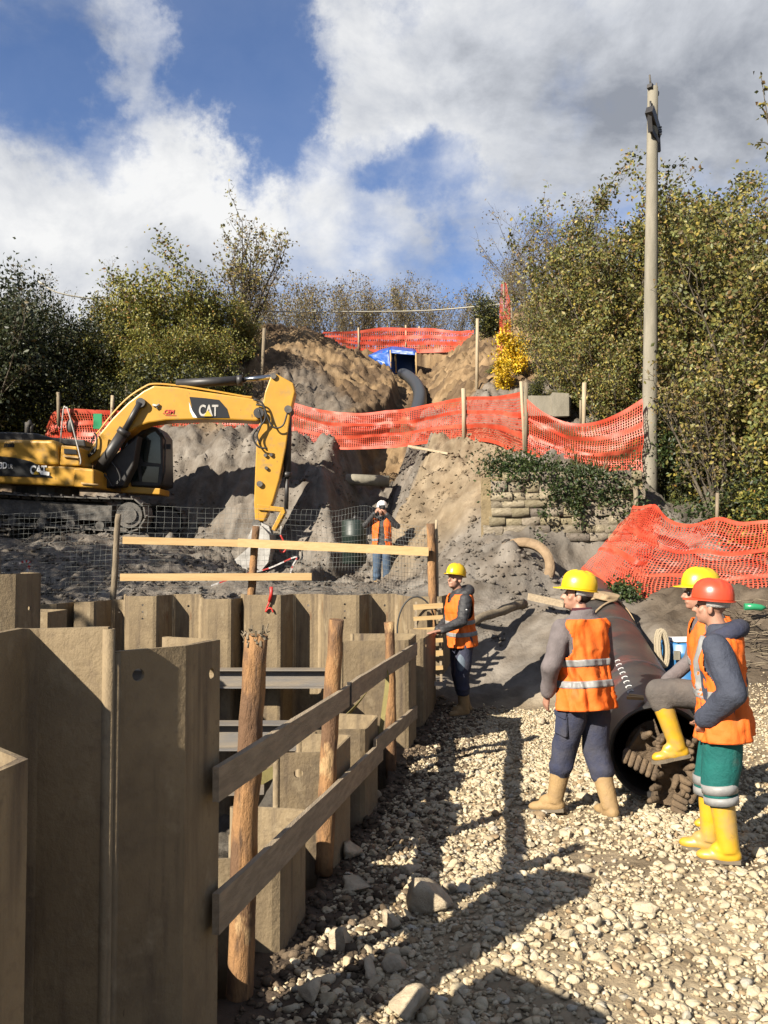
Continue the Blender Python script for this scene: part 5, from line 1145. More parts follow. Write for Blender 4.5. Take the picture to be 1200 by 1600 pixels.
HAZEL = [(.235, .22, .06, 5), (.31, .27, .07, 2.5), (.17, .19, .055, 6), (.42, .33, .07, 1.4), (.29, .18, .075, 1.8), (.15, .115, .055, 1.4), (.52, .40, .10, .5)]
GREENY = [(.22, .22, .045, 5), (.32, .29, .055, 3.5), (.16, .18, .04, 3), (.42, .33, .06, 1.3), (.42, .22, .06, .7), (.14, .09, .04, .8)]
DARK = [(.045, .058, .022, 5), (.07, .075, .025, 2), (.03, .042, .018, 3), (.12, .09, .03, .6)]
BROWN = [(.30, .21, .085, 3), (.24, .18, .08, 3), (.36, .28, .09, 2), (.20, .14, .06, 2), (.26, .25, .08, 1)]
YELLOW = [(.92, .62, .03, 5), (.85, .50, .03, 3), (.70, .56, .06, 2)]
IVY = [(.045, .075, .02, 5), (.07, .10, .028, 3), (.03, .05, .016, 3), (.12, .13, .04, 1)]
MESH = {}
def tree(x, y, z, kind, label, cat, group, name, sc=1.0, rz=0.0):
    w, c = MESH[kind]; t = thing(name, label, cat, (x, y, z - .1), rz, group); t.scale = (sc, sc, sc)
    o = bpy.data.objects.new('trunk', w); C.objects.link(o); o.parent = t
    if c: o = bpy.data.objects.new('crown', c); C.objects.link(o); o.parent = t; tag(o, kind='stuff')
    return t
MESH['hazelA'] = tree_meshes(901, 12, 7.2, 3.0, 15500, .135, HAZEL, (8, 6), .05, .12, fuzz=.14)
MESH['hazelB'] = tree_meshes(902, 11, 6.6, 3.3, 14500, .135, HAZEL, (8, 6), .05, .10, fuzz=.14)
MESH['hazelN'] = tree_meshes(903, 10, 4.6, 2.9, 10000, .115, HAZEL, (8, 6), .04, .08, fuzz=.11)
MESH['bushy'] = tree_meshes(904, 12, 5.6, 2.9, 15000, .15, GREENY, (8, 6), .045, .08, fuzz=.24)
MESH['dark'] = tree_meshes(905, 12, 6.0, 3.0, 12000, .16, DARK, (8, 6), .05, .06, fuzz=.26)
MESH['sparse'] = tree_meshes(906, 9, 6.0, 1.5, 2300, .15, BROWN + HAZEL[:2], (9, 6), .075, .22, fuzz=.12, up=.6)
MESH['bareA'] = tree_meshes(907, 10, 4.2, 1.7, 1500, .11, BROWN, (8, 6), .032, .15, fuzz=.12, up=.6)
MESH['bareB'] = tree_meshes(908, 9, 3.8, 1.8, 900, .11, BROWN, (8, 6), .03, .12, fuzz=.12, up=.5)
MESH['bareC'] = tree_meshes(909, 8, 5.6, 2.0, 900, .10, BROWN + HAZEL[:1], (9, 7), .04, .2, fuzz=.12, up=.5)
MESH['low'] = tree_meshes(910, 10, 1.5, 1.0, 3600, .085, IVY + GREENY, (5, 4), .014, .05, fuzz=.12)
MESH['lowdark'] = tree_meshes(911, 12, 2.4, 1.6, 5200, .12, DARK + GREENY[:1], (5, 4), .02, .04, fuzz=.2)
MESH['yellowtree'] = tree_meshes(912, 6, 3.0, 1.1, 3600, .17, YELLOW, (7, 5), .022, .12, fuzz=.12, lean=(.05, 0))
def place(px, d, kind, ytop, label, cat='tree', group=None, name='tree', base=None, rz=None):
    """stand a plant at pixel column px and depth d, on the ground, its top near pixel row ytop"""
    p = W(px, 700, d); z = Hs(p.x, p.y) if base is None else base; top = W(px, ytop, d).z
    w, c = MESH[kind]; hm = np.array([v.co.z for v in w.vertices]).max() if kind not in HM else HM[kind]; HM[kind] = hm
    return tree(p.x, p.y, z, kind, label, cat, group, name, max(.3, (top - z) / hm), random.uniform(0, 6.28) if rz is None else rz)
HM = {}
G = 'hazel trees on the right hand slope'
for px, d, k, yt, lab in [(1150, 17.5, 'hazelA', 262, 'tall yellowish hazel at the right edge right of the pole, its top against the sky'), (1075, 19.5, 'hazelB', 258, 'tall hazel with autumn leaves just right of the pole top half'),
                          (985, 19.6, 'hazelA', 272, 'tall hazel with yellowing leaves just left of the utility pole'), (925, 22.0, 'hazelB', 318, 'olive hazel left of the pole, standing behind the lower bushes'),
                          (1215, 15.5, 'hazelB', 290, 'hazel cut by the right picture edge'), (1165, 16.0, 'hazelN', 430, 'leafy hazel bush low on the bank right of the pole foot'),
                          (1225, 14.3, 'hazelN', 480, 'near hazel bush hanging over the lower orange net at the right edge'), (905, 20.5, 'hazelN', 455, 'rounded olive bush above the concrete block'),
                          (960, 18.6, 'hazelN', 470, 'olive bush behind the pole and above the sagging net'), (870, 24.0, 'hazelN', 430, 'olive bush right of the yellow tree'), (1060, 19.0, 'hazelN', 420, 'hazel bush directly behind the pole'), (1290, 16.0, 'hazelA', 280, 'hazel outside the right edge whose leaves reach into view'), (1140, 21.5, 'hazelB', 275, 'hazel behind the tall right hand trees'),
                          (1010, 24.0, 'hazelA', 300, 'hazel far behind the pole')]:
    place(px, d, k, yt, lab, 'tree', G, 'hazel_tree')
G = 'bare trees behind the right hand slope'
for px, d, k, yt, lab in [(860, 28, 'bareC', 280, 'tallest leafless tree left of the hazels'), (900, 29, 'bareC', 268, 'leafless tree rising just behind the olive hazel'), (822, 33, 'bareC', 358, 'thin leafless tree right of the tall net strip'), (840, 31, 'bareC', 330, 'leafless tree between the two tallest bare trees and the net strip'), (930, 31, 'bareC', 285, 'leafless tree half hidden behind the hazels'), (800, 37, 'bareB', 380, 'small leafless tree beyond the tall net strip'), (885, 33, 'bareA', 330, 'bare shrub behind the tallest leafless tree')]:
    place(px, d, k, yt, lab, 'tree', G, 'bare_tree')
G = 'bare shrubs along the hill crest'
CX = [432, 455, 480, 505, 535, 560, 585, 610, 640, 665, 690, 715, 755, 775, 410, 545, 625]
ORD = 'first second third fourth fifth sixth seventh eighth ninth tenth eleventh twelfth thirteenth fourteenth fifteenth sixteenth seventeenth'.split()
def RANK(lst, v): return sorted(lst).index(v)
for i, px in enumerate([432, 455, 480, 505, 535, 560, 585, 610, 640, 665, 690, 715, 755, 775, 410, 545, 625]):
    yt = [432, 425, 415, 418, 440, 432, 424, 422, 428, 430, 455, 460, 435, 440, 440, 450, 445][i]
    place(px, 42 + (i * 7 % 5) * 1.3, ['bareA', 'bareB', 'bareA'][i % 3], yt, ORD[RANK(CX, px)] + ' thin shrub from the left along the hill crest above the upper net', 'shrub', G, 'crest_shrub')
G = 'trees on the left hand slope'
for px, d, k, yt, lab in [(262, 27.5, 'bushy', 372, 'big green bushy tree with a pointed top above the excavator boom'), (330, 28.5, 'bushy', 418, 'green bush right of the big bushy tree, below the tall sparse tree'), (195, 28.5, 'bushy', 415, 'green bush left of the big bushy tree'), (300, 26.2, 'bushy', 470, 'lower yellowish green bush just above the boom'), (160, 26.5, 'bushy', 480, 'olive bush on the left slope between the dark trees and the big bushy tree'), (235, 25.9, 'bushy', 500, 'broad green bush in front of the big bushy tree'), (380, 29.5, 'bushy', 500, 'green bush at the edge of the brown mound')]:
    place(px, d, k, yt, lab, 'tree', G, 'bushy_tree')
for px, d, k, yt, lab in [(-20, 24.6, 'dark', 400, 'dark tree cut by the left picture edge'), (45, 26, 'dark', 428, 'dark tree second from the left edge'), (95, 25.5, 'dark', 470, 'dark evergreen behind the left end of the orange net'), (130, 27.0, 'dark', 450, 'dark tree left of the olive bush'), (10, 28.0, 'dark', 420, 'dark tree behind the one at the left edge')]:
    place(px, d, k, yt, lab, 'tree', G, 'dark_tree')
place(85, 30, 'bareC', 405, 'thin leafy tree rising above the dark trees on the left', 'tree', G, 'bare_tree'); place(15, 31, 'bareC', 385, 'leafless tree showing above the left edge trees', 'tree', G, 'bare_tree'); place(170, 31, 'bareC', 410, 'thin tree left behind the big bushy tree', 'tree', G, 'bare_tree')
place(372, 31, 'sparse', 283, 'tall sparse tree with few brown leaves standing above the boom', 'tree', None, 'sparse_tree'); place(395, 33, 'bareB', 400, 'small twiggy tree right of the tall sparse tree', 'tree', None, 'bare_tree')
UX = [30, 110, 190, 250, 320, 370, 140, 60, 345, -40, 285, 220]
for i, (px, d, yt) in enumerate([(30, 25.2, 590), (110, 25.4, 585), (190, 25.6, 575), (250, 25.0, 560), (320, 25.5, 570), (370, 26.6, 575), (140, 24.9, 610), (60, 24.9, 615), (345, 27.5, 560), (-40, 25, 590), (285, 24.9, 600), (220, 24.9, 605)]):
    place(px, d, 'lowdark', yt, ORD[RANK(UX, px)] + ' dark undergrowth bush from the left behind the net of the excavator', 'bush', 'undergrowth on the left slope', 'undergrowth_bush')
place(806, 25.6, 'yellowtree', 498, 'small bright yellow autumn tree beside the tall strip of net', 'tree', None, 'yellow_tree', rz=0.4); place(792, 24.9, 'yellowtree', 548, 'lower bright yellow sapling in front of the yellow tree', 'tree', None, 'yellow_tree')
place(1125, 15.0, 'sparse', 470, 'thin leafy stems on the bank just right of the pole', 'tree', None, 'sparse_tree')
place(768, 34, 'lowdark', 456, 'small dark green bush left of the top of the tall net strip', 'bush', None, 'dark_bush')
TX = [835, 870, 900, 945, 985, 1061, 1090, 1130, 1180, 1060, 1230, 860, 905, 960, 770, 1150, 1200]
for i, (px, d, yt) in enumerate([(835, 22.5, 590), (870, 21.8, 600), (900, 20.5, 592), (945, 19.5, 590), (985, 18.5, 600), (1061, 17.6, 660), (1090, 16.7, 640), (1130, 15.9, 650), (1180, 15.2, 640), (1060, 16.4, 700), (1230, 15, 640), (860, 24.5, 545), (905, 24, 540), (960, 22, 560), (770, 27.5, 590), (1150, 14.6, 730), (1200, 14.0, 740)]):
    place(px, d, 'low' if i % 3 else 'lowdark', yt, ORD[RANK(TX, px)] + ' low green bush from the left on the terrace above the stone wall', 'bush', 'low bushes on the right terrace', 'low_bush')
# trees standing outside the frame on the left: their shadows dapple the bank and the excavator
for x, y, k, s, lab in [(-12.3, 7.4, 'dark', 1.25, 'dense tree nearest outside the left edge'), (-15.6, 9.3, 'dark', 1.3, 'dense tree second outside the left edge'), (-13.5, 9.0, 'hazelA', 1.15, 'tree outside the left edge that shades the bank'), (-16.5, 12.5, 'bushy', 1.6, 'tree outside the left edge that shades the excavator rear'), (-27, 17, 'dark', 1.7, 'large dark tree outside the left edge'), (-30, 13, 'dark', 1.8, 'large dark tree farthest outside the left edge')]:
    tree(x, y, Hs(x, y), k, lab, 'tree', 'trees beyond the left picture edge', 'shade_tree', s, 1.0)
# twig hanging into the picture at the top right, from a branch of a near hazel
st = thing('overhanging_branch', 'leafy branch reaching in at the right edge beside the pole top', 'branch', tuple(W(1260, 330, 13)))
pl = [(np.array([W(*p)[:] for p in q]), .02, .2) for q in [[(1290, 420, 13), (1245, 300, 13), (1205, 205, 13), (1188, 112, 13)], [(1225, 250, 13), (1200, 225, 13), (1182, 222, 13)], [(1205, 205, 13), (1195, 175, 13), (1187, 165, 13)], [(1245, 300, 13), (1215, 245, 13), (1200, 240, 13)]]]
pl = [(np.array([p[:] for p in curve([Vector(q) for q in a], 4)]), b, c) for a, b, c in pl]; v, f = tubes_np(pl, 5)
o0 = np.array(ORG[st.name]); obj_np('twig', mesh_np('twig', v - o0, f, M['bark'], smooth=True), st)
r_ = np.random.default_rng(5); ends = np.concatenate([a[3:] for a, _, _ in pl]); lv, lf, lc = leaves_np(ends[r_.integers(0, len(ends), 90)] + r_.normal(0, .045, (90, 3)), .10, 5, HAZEL); tag(obj_np('leaves', mesh_np('leaves', lv - o0, lf, M['leaf'], lc), st), kind='stuff')
# ivy over the top of the stone wall, weeds, grass
def cover(name, label, spots, n, size, pal, seed, hang=.0):
    r = np.random.default_rng(seed); P = []
    for (px, py, d, rx, rz_, w) in spots:
        k = int(n * w); p = W(px, py, d); q = np.stack([p.x + r.normal(0, rx, k), p.y + r.normal(0, .14, k), p.z + r.normal(0, rz_, k)], 1); P.append(q)
    P = np.concatenate(P); lv, lf, lc = leaves_np(P, size, seed, pal); tag(obj_np(name, mesh_np(name, lv, lf, M['leaf'], lc)), label, None, None, 'stuff')
cover('ivy', 'green ivy hanging over the stone wall', [(790, 728, 15.9, .25, .14, 1), (830, 728, 15.75, .3, .13, 1), (880, 742, 15.5, .35, .12, 1), (930, 752, 15.3, .3, .14, 1), (870, 765, 15.3, .12, .15, .35), (895, 778, 15.25, .12, .15, .4), (905, 790, 15.2, .07, .22, .3), (945, 775, 15.15, .12, .12, .3), (975, 758, 15.2, .2, .15, .6), (820, 745, 15.55, .18, .12, .5), (775, 760, 15.7, .1, .15, .15), (985, 800, 15.0, .12, .2, .2), (850, 800, 15.2, .05, .08, .06), (840, 840, 15.2, .05, .1, .06)], 1250, .065, IVY, 201)
cover('ivy', 'green creeper and weeds on the bank behind the pole foot', [(1045, 705, 16.2, .4, .2, 1), (1080, 690, 16.2, .4, .25, 1), (975, 918, 12.7, .12, .07, .35), (968, 925, 12.6, .1, .06, .3), (1120, 800, 14.8, .5, .12, .8), (1180, 790, 14.2, .4, .15, .8), (985, 930, 12.4, .1, .05, .2)], 900, .07, IVY, 202)
r = np.random.default_rng(210); n = 9000; gx_, gy_ = r.uniform(3.2, 7.5, n), r.uniform(16.1, 19.5, n)   # grass blades on the terrace
gz = H(gx_, gy_); kx = fbm(gx_ * 1.5, gy_ * 1.5, 3, 5) > -.12; gx_, gy_, gz = gx_[kx], gy_[kx], gz[kx]; n = len(gx_); a = r.uniform(0, 6.28, n); hgt = r.uniform(.08, .28, n); w = .012
p0 = np.stack([gx_ - np.cos(a) * w, gy_ - np.sin(a) * w, gz - .02], 1); p1 = np.stack([gx_ + np.cos(a) * w, gy_ + np.sin(a) * w, gz - .02], 1); p2 = np.stack([gx_ + r.normal(0, .07, n), gy_ + r.normal(0, .07, n), gz + hgt], 1)
gcol = np.array([[.10, .11, .03], [.16, .14, .05], [.07, .09, .025]])[r.integers(0, 3, n)]
tag(obj_np('grass', mesh_np('grass', np.stack([p0, p1, p2], 1).reshape(-1, 3), np.arange(3 * n).reshape(-1, 3), M['leaf'], np.repeat(gcol, 3, 0))), 'tufts of grass on the terrace above the stone wall', None, None, 'stuff')
# dry twigs on the dark bank
tw = MB(); rr = random.Random(9)
for i in range(60):
    p = W(rr.uniform(1080, 1230), rr.uniform(955, 1060), rr.uniform(9.8, 11.4)); z = Hs(p.x, p.y); q = Vector((p.x, p.y, z + .02)); tw.tube([q, q + Vector((rr.uniform(-.25, .25), rr.uniform(-.2, .2), rr.uniform(.01, .10))), q + Vector((rr.uniform(-.4, .4), rr.uniform(-.3, .3), rr.uniform(.0, .12)))], .006, 4)
tag(tw.build('dry_twigs', M['grey_wood']), 'dry twigs littering the dark bank behind the two men', None, None, 'stuff')
# ================================================================== people
def pmat(name, c, rough=.8, var=None, vs=9, bump=.3, bs=60, spec=.25, dirt=None): return mat(name, c, rough, var=var or tuple(x * .72 for x in c), vscale=vs, bump=bump, bscale=bs, spec=spec, extra=dirt)
M['skin'] = pmat('skin', (.50, .27, .185), .55, (.44, .22, .145), 20, .08, 120, .4)
M['hiviz'] = pmat('orange_hiviz', (.98, .165, .012), .75, (.88, .19, .03), 5, .35, 22, dirt=[((.48, .17, .06), 5, .56, .85, (1, 1, .6))])
M['silver'] = pmat('grey_reflective_tape', (.34, .34, .33), .45, (.25, .25, .25), 18, .1)
M['helm_y'] = mat('yellow_helmet_shell', (.86, .56, .012), .34, spec=.5, var=(.80, .52, .015), vscale=7, bump=.05, bscale=30)
M['helm_r'] = mat('red_helmet_shell', (.74, .08, .03), .34, spec=.5, var=(.66, .07, .03), vscale=7, bump=.05, bscale=30)
M['helm_w'] = mat('white_helmet_shell', (1.0, 1.0, .97), .25, spec=.5)
M['hair'] = pmat('dark_hair', (.022, .016, .012), .7, None, 40, .5, 150)
M['boot_y'] = mat('yellow_rubber_boot', (.74, .43, .02), .42, var=(.64, .37, .03), vscale=6, bump=.06, bscale=20, spec=.5, extra=[((.42, .30, .15), 6, .46, .74, (1, 1, .8)), ((.22, .16, .10), 14, .64, .76, (1, 1, 1))])
M['boot_t'] = pmat('tan_leather_boot', (.44, .29, .13), .7, (.36, .24, .12), 8, .4, 40)
M['sole'] = pmat('muddy_sole', (.22, .18, .13), .9)
M['fleece'] = pmat('grey_fleece', (.215, .185, .185), .95, None, 12, .4, 90)
M['navy'] = pmat('navy_work_cloth', (.04, .047, .09), .85, (.065, .065, .085), 7, .5, 40, dirt=[((.16, .135, .11), 6, .60, .85, (1, 1, .7))])
M['quilt'] = pmat('navy_quilted_cloth', (.070, .080, .112), .75, (.05, .058, .085), 9, .8, 22)
M['black_jkt'] = pmat('black_padded_cloth', (.030, .030, .033), .6, (.045, .043, .045), 8, .7, 20, .4)
M['teal'] = pmat('green_work_trousers', (.012, .155, .135), .8, (.010, .12, .11), 6, .5, 35, dirt=[((.13, .14, .11), 6, .60, .88, (1, 1, .7))])
M['grey_tr'] = pmat('dusty_grey_trousers', (.155, .135, .12), .9, (.10, .09, .085), 6, .5, 40)
M['jeans'] = pmat('blue_jeans', (.095, .145, .215), .85, (.06, .09, .14), 9, .4, 60)
M['white_cloth'] = pmat('white_headband', (.72, .71, .68), .8)
M['panel'] = pmat('blue_grey_panel', (.19, .24, .30), .8)
M['maroon'] = pmat('maroon_scarf', (.09, .02, .03), .9)
M['eye'] = mat('eye', (.03, .02, .015), .2)

def remesh(mb, name, voxel, mt, parent, smooth=3, wrinkle=0.0, wf=14.0, seed=0, aniso=1.0, fn=None, quilt=0):
    me = mb.mesh(name, mt); clean(me); o = bpy.data.objects.new(name, me); C.objects.link(o); ORG[o.name] = Vector((0, 0, 0))
    r = o.modifiers.new('r', 'REMESH'); r.mode = 'VOXEL'; r.voxel_size = voxel; r.use_smooth_shade = True
    s = o.modifiers.new('s', 'SMOOTH'); s.iterations = smooth; s.factor = .5
    bpy.context.view_layer.update(); nm = bpy.data.meshes.new_from_object(o.evaluated_get(bpy.context.evaluated_depsgraph_get())); o.modifiers.clear(); o.data = nm; bpy.data.meshes.remove(me); nm.name = name
    nm.materials.clear(); nm.materials.append(mt); n = len(nm.vertices); co = np.empty(n * 3, np.float32); nm.vertices.foreach_get('co', co); co = co.reshape(-1, 3).astype(float)
    no = np.empty(n * 3, np.float32); nm.vertex_normals.foreach_get('vector', no); no = no.reshape(-1, 3)
    if wrinkle:
        q = co * np.array([1, 1, aniso]); w = noise3(q, wf, seed) * .6 + (1 - np.abs(noise3(q, wf * .55, seed + 3)) * 2.2) * .5 + noise3(q, wf * 2.1, seed + 9) * .25
        co = co + no * (wrinkle * w)[:, None]
    if fn is not None: co = fn(co, no)
    nm.vertices.foreach_set('co', co.astype(np.float32).ravel()); nm.polygons.foreach_set('use_smooth', np.ones(len(nm.polygons), bool)); nm.update(); o.parent = parent
    return o
TORSO = [(.80, .01, .178, .135), (.88, .0, .180, .135), (.97, .0, .172, .126), (1.06, .01, .166, .118), (1.18, .015, .176, .122), (1.30, .01, .190, .128), (1.38, -.005, .193, .118), (1.43, -.012, .184, .104), (1.465, -.015, .150, .088), (1.495, -.012, .096, .076), (1.52, -.005, .062, .062)]
def torso_at(z):
    T = TORSO; z = min(max(z, T[0][0]), T[-1][0])
    for i in range(len(T) - 1):
        if z <= T[i + 1][0]:
            f = (z - T[i][0]) / (T[i + 1][0] - T[i][0]); f = f * f * (3 - 2 * f) * .4 + f * .6; return [T[i][k] + (T[i + 1][k] - T[i][k]) * f for k in range(1, 4)]
    return list(T[-1][1:])
def sup(a, e=2.35): c, s = math.cos(a), math.sin(a); return math.copysign(abs(c) ** (2 / e), c), math.copysign(abs(s) ** (2 / e), s)

class Person:
    def __init__(self, label, loc, rz, h=1.75, group='workers in orange vests', lean=0.0, twist=0.0, roll=0.0):
        self.t = thing('person', label, 'person', loc, rz, group); s = h / 1.75; self.t.scale = (s, s, s)
        self.hip = Vector((0, 0, .93)); self.MT = Matrix.Translation(self.hip) @ Matrix.Rotation(twist, 4, 'Z') @ Matrix.Rotation(roll, 4, 'Y') @ Matrix.Rotation(-lean, 4, 'X') @ Matrix.Translation(-self.hip); self.lean, self.twist = lean, twist
    def T(self, p): return self.MT @ Vector(p)
    def tring(self, z, add=0.0, n=40, hem=0):
        cy, rx, ry = torso_at(z); out = []
        for j in range(n):
            a = 2 * math.pi * j / n; x, y = sup(a); out.append(self.T((x * (rx + add), cy + y * (ry + add), z)))
        return out
    def build_body(self, L, head_yaw=0.0, head_pitch=0.0, head_off=(0, .035), fingers=None, skin='skin'):
        """L: joints in the person's own frame: sh_l el_l wr_l (and _r), kn_l an_l toe_l (and _r)"""
        self.L = L; m = MB(); nb = self.T((0, -.01, 1.50)); self.headc = self.T((head_off[0], head_off[1], 1.655))
        self.HM = Matrix.Translation(self.headc) @ Matrix.Rotation(head_yaw, 4, 'Z') @ Matrix.Rotation(-head_pitch, 4, 'X')
        hp = lambda x, y, z: self.HM @ Vector((x, y, z)); h3 = self.HM.to_3x3()
        m.loft([self.tring(z, -.02, 24) for z in (.84, .95, 1.06, 1.18, 1.30, 1.38, 1.43, 1.47, 1.50)])
        m.capsule(self.T((0, -.02, 1.44)), hp(0, -.015, -.06), .062, .055, 14)
        m.sphere(hp(0, -.012, .035), (.076, .096, .092), 20, 14, h3); m.sphere(hp(0, .018, -.05), (.062, .072, .078), 18, 12, h3); m.sphere(hp(0, .058, -.098), (.030, .026, .022), 12, 8, h3)
        m.capsule(hp(0, .085, .005), hp(0, .112, -.038), .009, .014, 10); m.sphere(hp(0, .092, -.042), (.022, .014, .010), 10, 8, h3)
        m.capsule(hp(-.042, .072, .018), hp(.042, .072, .018), .013, .013, 10); m.capsule(hp(-.022, .083, -.072), hp(.022, .083, -.072), .009, .009, 8); m.capsule(hp(-.05, .05, -.03), hp(-.045, .045, -.02), .02, .02, 8); m.capsule(hp(.05, .05, -.03), hp(.045, .045, -.02), .02, .02, 8)
        for s in (-1, 1): m.sphere(hp(.079 * s, -.012, -.022), (.010, .022, .034), 10, 8, h3 @ Matrix.Rotation(.3 * s, 3, 'Z'))
        for s in 'lr':
            m.capsule(L['sh_' + s], L['el_' + s], .050, .040); m.capsule(L['el_' + s], L['wr_' + s], .040, .027)
            m.capsule(L['hip_' + s], L['kn_' + s], .078, .052); m.capsule(L['kn_' + s], L['an_' + s], .052, .036); m.capsule(L['an_' + s] + (L['an_' + s] - L['kn_' + s]).normalized() * .02, L['an_' + s] + (L['toe_' + s] - L['an_' + s]) * .45 + (L['an_' + s] - L['kn_' + s]).normalized() * .035, .032, .024)
            hd = (fingers or {}).get(s)
            self.hand(m, L['wr_' + s], L.get('hd_' + s) or (L['wr_' + s] - L['el_' + s]).normalized(), L.get('pn_' + s) or Vector((0, 1, 0)), hd if hd is not None else .35, 1 if s == 'l' else -1)
        self.body = remesh(m, 'body', .0085, M[skin], self.t, 2)
        for s in (-1, 1): MB().sphere(hp(.031 * s, .079, -.008), (.011, .008, .008), 10, 6, h3).build('eye', M['eye'], self.body, local=True)
    def hand(self, m, wr, d, pn, curl, side):
        """palm and five fingers; d = along the hand, pn = the way the palm faces"""
        d = Vector(d).normalized(); pn = Vector(pn); pn = (pn - d * pn.dot(d)).normalized(); w = d.cross(pn) * side
        for i, off in enumerate((-.027, -.009, .009, .027)): m.capsule(wr + d * .015 + w * off * .7, wr + d * .088 + w * off, .015, .0125, 10)
        for i, (off, ln) in enumerate(((-.029, .068), (-.010, .078), (.010, .072), (.028, .056))):
            p = wr + d * .088 + w * off; a = curl * .5; dd = d
            for q, fr in enumerate((.45, .32, .23)):
                a2 = a + curl * q * .75; dd = d * math.cos(a2) + pn * math.sin(a2) + w * off * 1.2; p2 = p + dd.normalized() * ln * fr * 1.15; m.capsule(p, p2, .0098 - .0008 * q, .0092 - .001 * q, 8, 3); p = p2
        p = wr + d * .03 - w * .026; q = p + (d * .7 - w * .75 + pn * (.2 + curl * .4)).normalized() * .042; e = q + (d * .9 - w * .15 + pn * (.3 + curl * .5)).normalized() * .034; m.capsule(p, q, .0145, .012, 8, 3); m.capsule(q, e, .012, .009, 8, 3)
    def jacket(self, mt, hem=.84, r=(.072, .058, .046), add=.008, wr=.007, collar=True, cuff=.0, name='jacket', quilt=False, top=1.50):
        m = MB(); zs = [hem] + [z for z in (.95, 1.06, 1.18, 1.30, 1.38, 1.43, 1.465, 1.495, 1.51) if z > hem + .02]; m.loft([self.tring(z, add, 28) for z in zs])
        for s in 'lr':
            L = self.L; e = L['el_' + s]; w_ = L['wr_' + s]; m.capsule(L['sh_' + s], e, r[0], r[1], 14); m.capsule(e, w_.lerp(e, cuff) - (w_ - e).normalized() * .02, r[1], r[2], 14)
        if collar: m.loft([[self.T((x * .082, -.012 + y * .078 - .01, z)) for x, y in (sup(2 * math.pi * j / 24) for j in range(24))] for z in (1.46, 1.50, 1.535)])
        def fn(co, no):
            if not quilt: return co
            w = np.abs(np.sin((co[:, 2] + .12 * co[:, 1]) * math.pi / .062)); return co + no * (.007 * w - .004)[:, None]
        return remesh(m, name, .0125, M[mt], self.t, 3, wr, 13, 3, .8, fn)
    def trousers(self, mt, r=(.098, .078, .070), wr=.009, name='trousers', cuff=.12, flare=0):
        m = MB(); L = self.L; m.loft([self.tring(z, .002, 28) for z in (.83, .90, .97, 1.02)])
        for s in 'lr':
            h, k, a = L['hip_' + s], L['kn_' + s], L['an_' + s]; m.capsule(h, k, r[0], r[1], 16); m.capsule(k, a.lerp(k, cuff), r[1], r[2], 16); m.sphere(h.lerp(k, .1), (.10, .118, .12), 16, 12)
            m.sphere(a.lerp(k, cuff + .05), (r[2] * 1.08, r[2] * 1.08, .05), 14, 10)
        def fn(co, no):   # cloth bunching above the boots and behind the knees
            out = co.copy()
            for s in 'lr':
                k, a = np.array(L['kn_' + s]), np.array(L['an_' + s]); ax = a - k; ln = np.linalg.norm(ax); t = ((co - k) @ ax) / ln ** 2; dd = np.linalg.norm(co - (k + np.outer(np.clip(t, 0, 1), ax)), axis=1); wgt = np.exp(-((t - .72) / .28) ** 2) * (dd < .12)
                out += no * (wgt * .007 * (.8 + np.sin(t * 24 + 9 * noise3(co, 5, 2))))[:, None]
            return out
        return remesh(m, name, .0125, M[mt], self.t, 3, wr, 11, 7, .6, fn)
    def boot(self, s, mt, top=.36, r=.058):
        L = self.L; a, k, toe = L['an_' + s], L['kn_' + s], L['toe_' + s]; up = (k - a).normalized(); f = (toe - a); f = f - Vector((0, 0, 0)); ln = f.length; f.normalize(); side = f.cross(Vector((0, 0, 1))).normalized(); nrm = side.cross(f).normalized()
        fl = a - nrm * .085 + f * 0; m = MB(); tp = a + up * top
        rings = []
        for t, rr in ((0.0, r * .92), (.15, r * .94), (.45, r * 1.02), (.8, r * 1.12), (1, r * 1.14)):
            c = (a + nrm * -.02).lerp(tp, t); x = up.cross(side).normalized(); rings.append([c + (side * math.cos(q) + x * math.sin(q)) * rr for q in np.linspace(0, 2 * math.pi, 18, endpoint=False)])
        m.loft(rings); m.capsule(a - nrm * .045 - f * .025, a - nrm * .045 + f * .06, .050, .048, 14); mm = Matrix((side, f, nrm)).transposed()
        m.sphere(a - nrm * .048 + f * .125, (.047, .085, .038), 16, 10, mm); m.sphere(a - nrm * .01 + f * .045, (.046, .075, .05), 14, 10, mm)
        o = remesh(m, 'boot', .010, M[mt], self.t, 3, .0035, 16, 4)
        sm = MB(); pr_ = [(-.075, .0), (-.065, .038), (-.02, .043), (.06, .040), (.12, .050), (.18, .042), (.215, .0), (.18, -.042), (.12, -.050), (.06, -.040), (-.02, -.043), (-.065, -.038)]; b0 = a - nrm * .092
        sm.prism([b0 + f * x + side * y for x, y in pr_], [b0 + f * x + side * y + nrm * .026 for x, y in pr_]); so = sm.build('sole', M['sole'], o, local=True); clean(so.data); return o
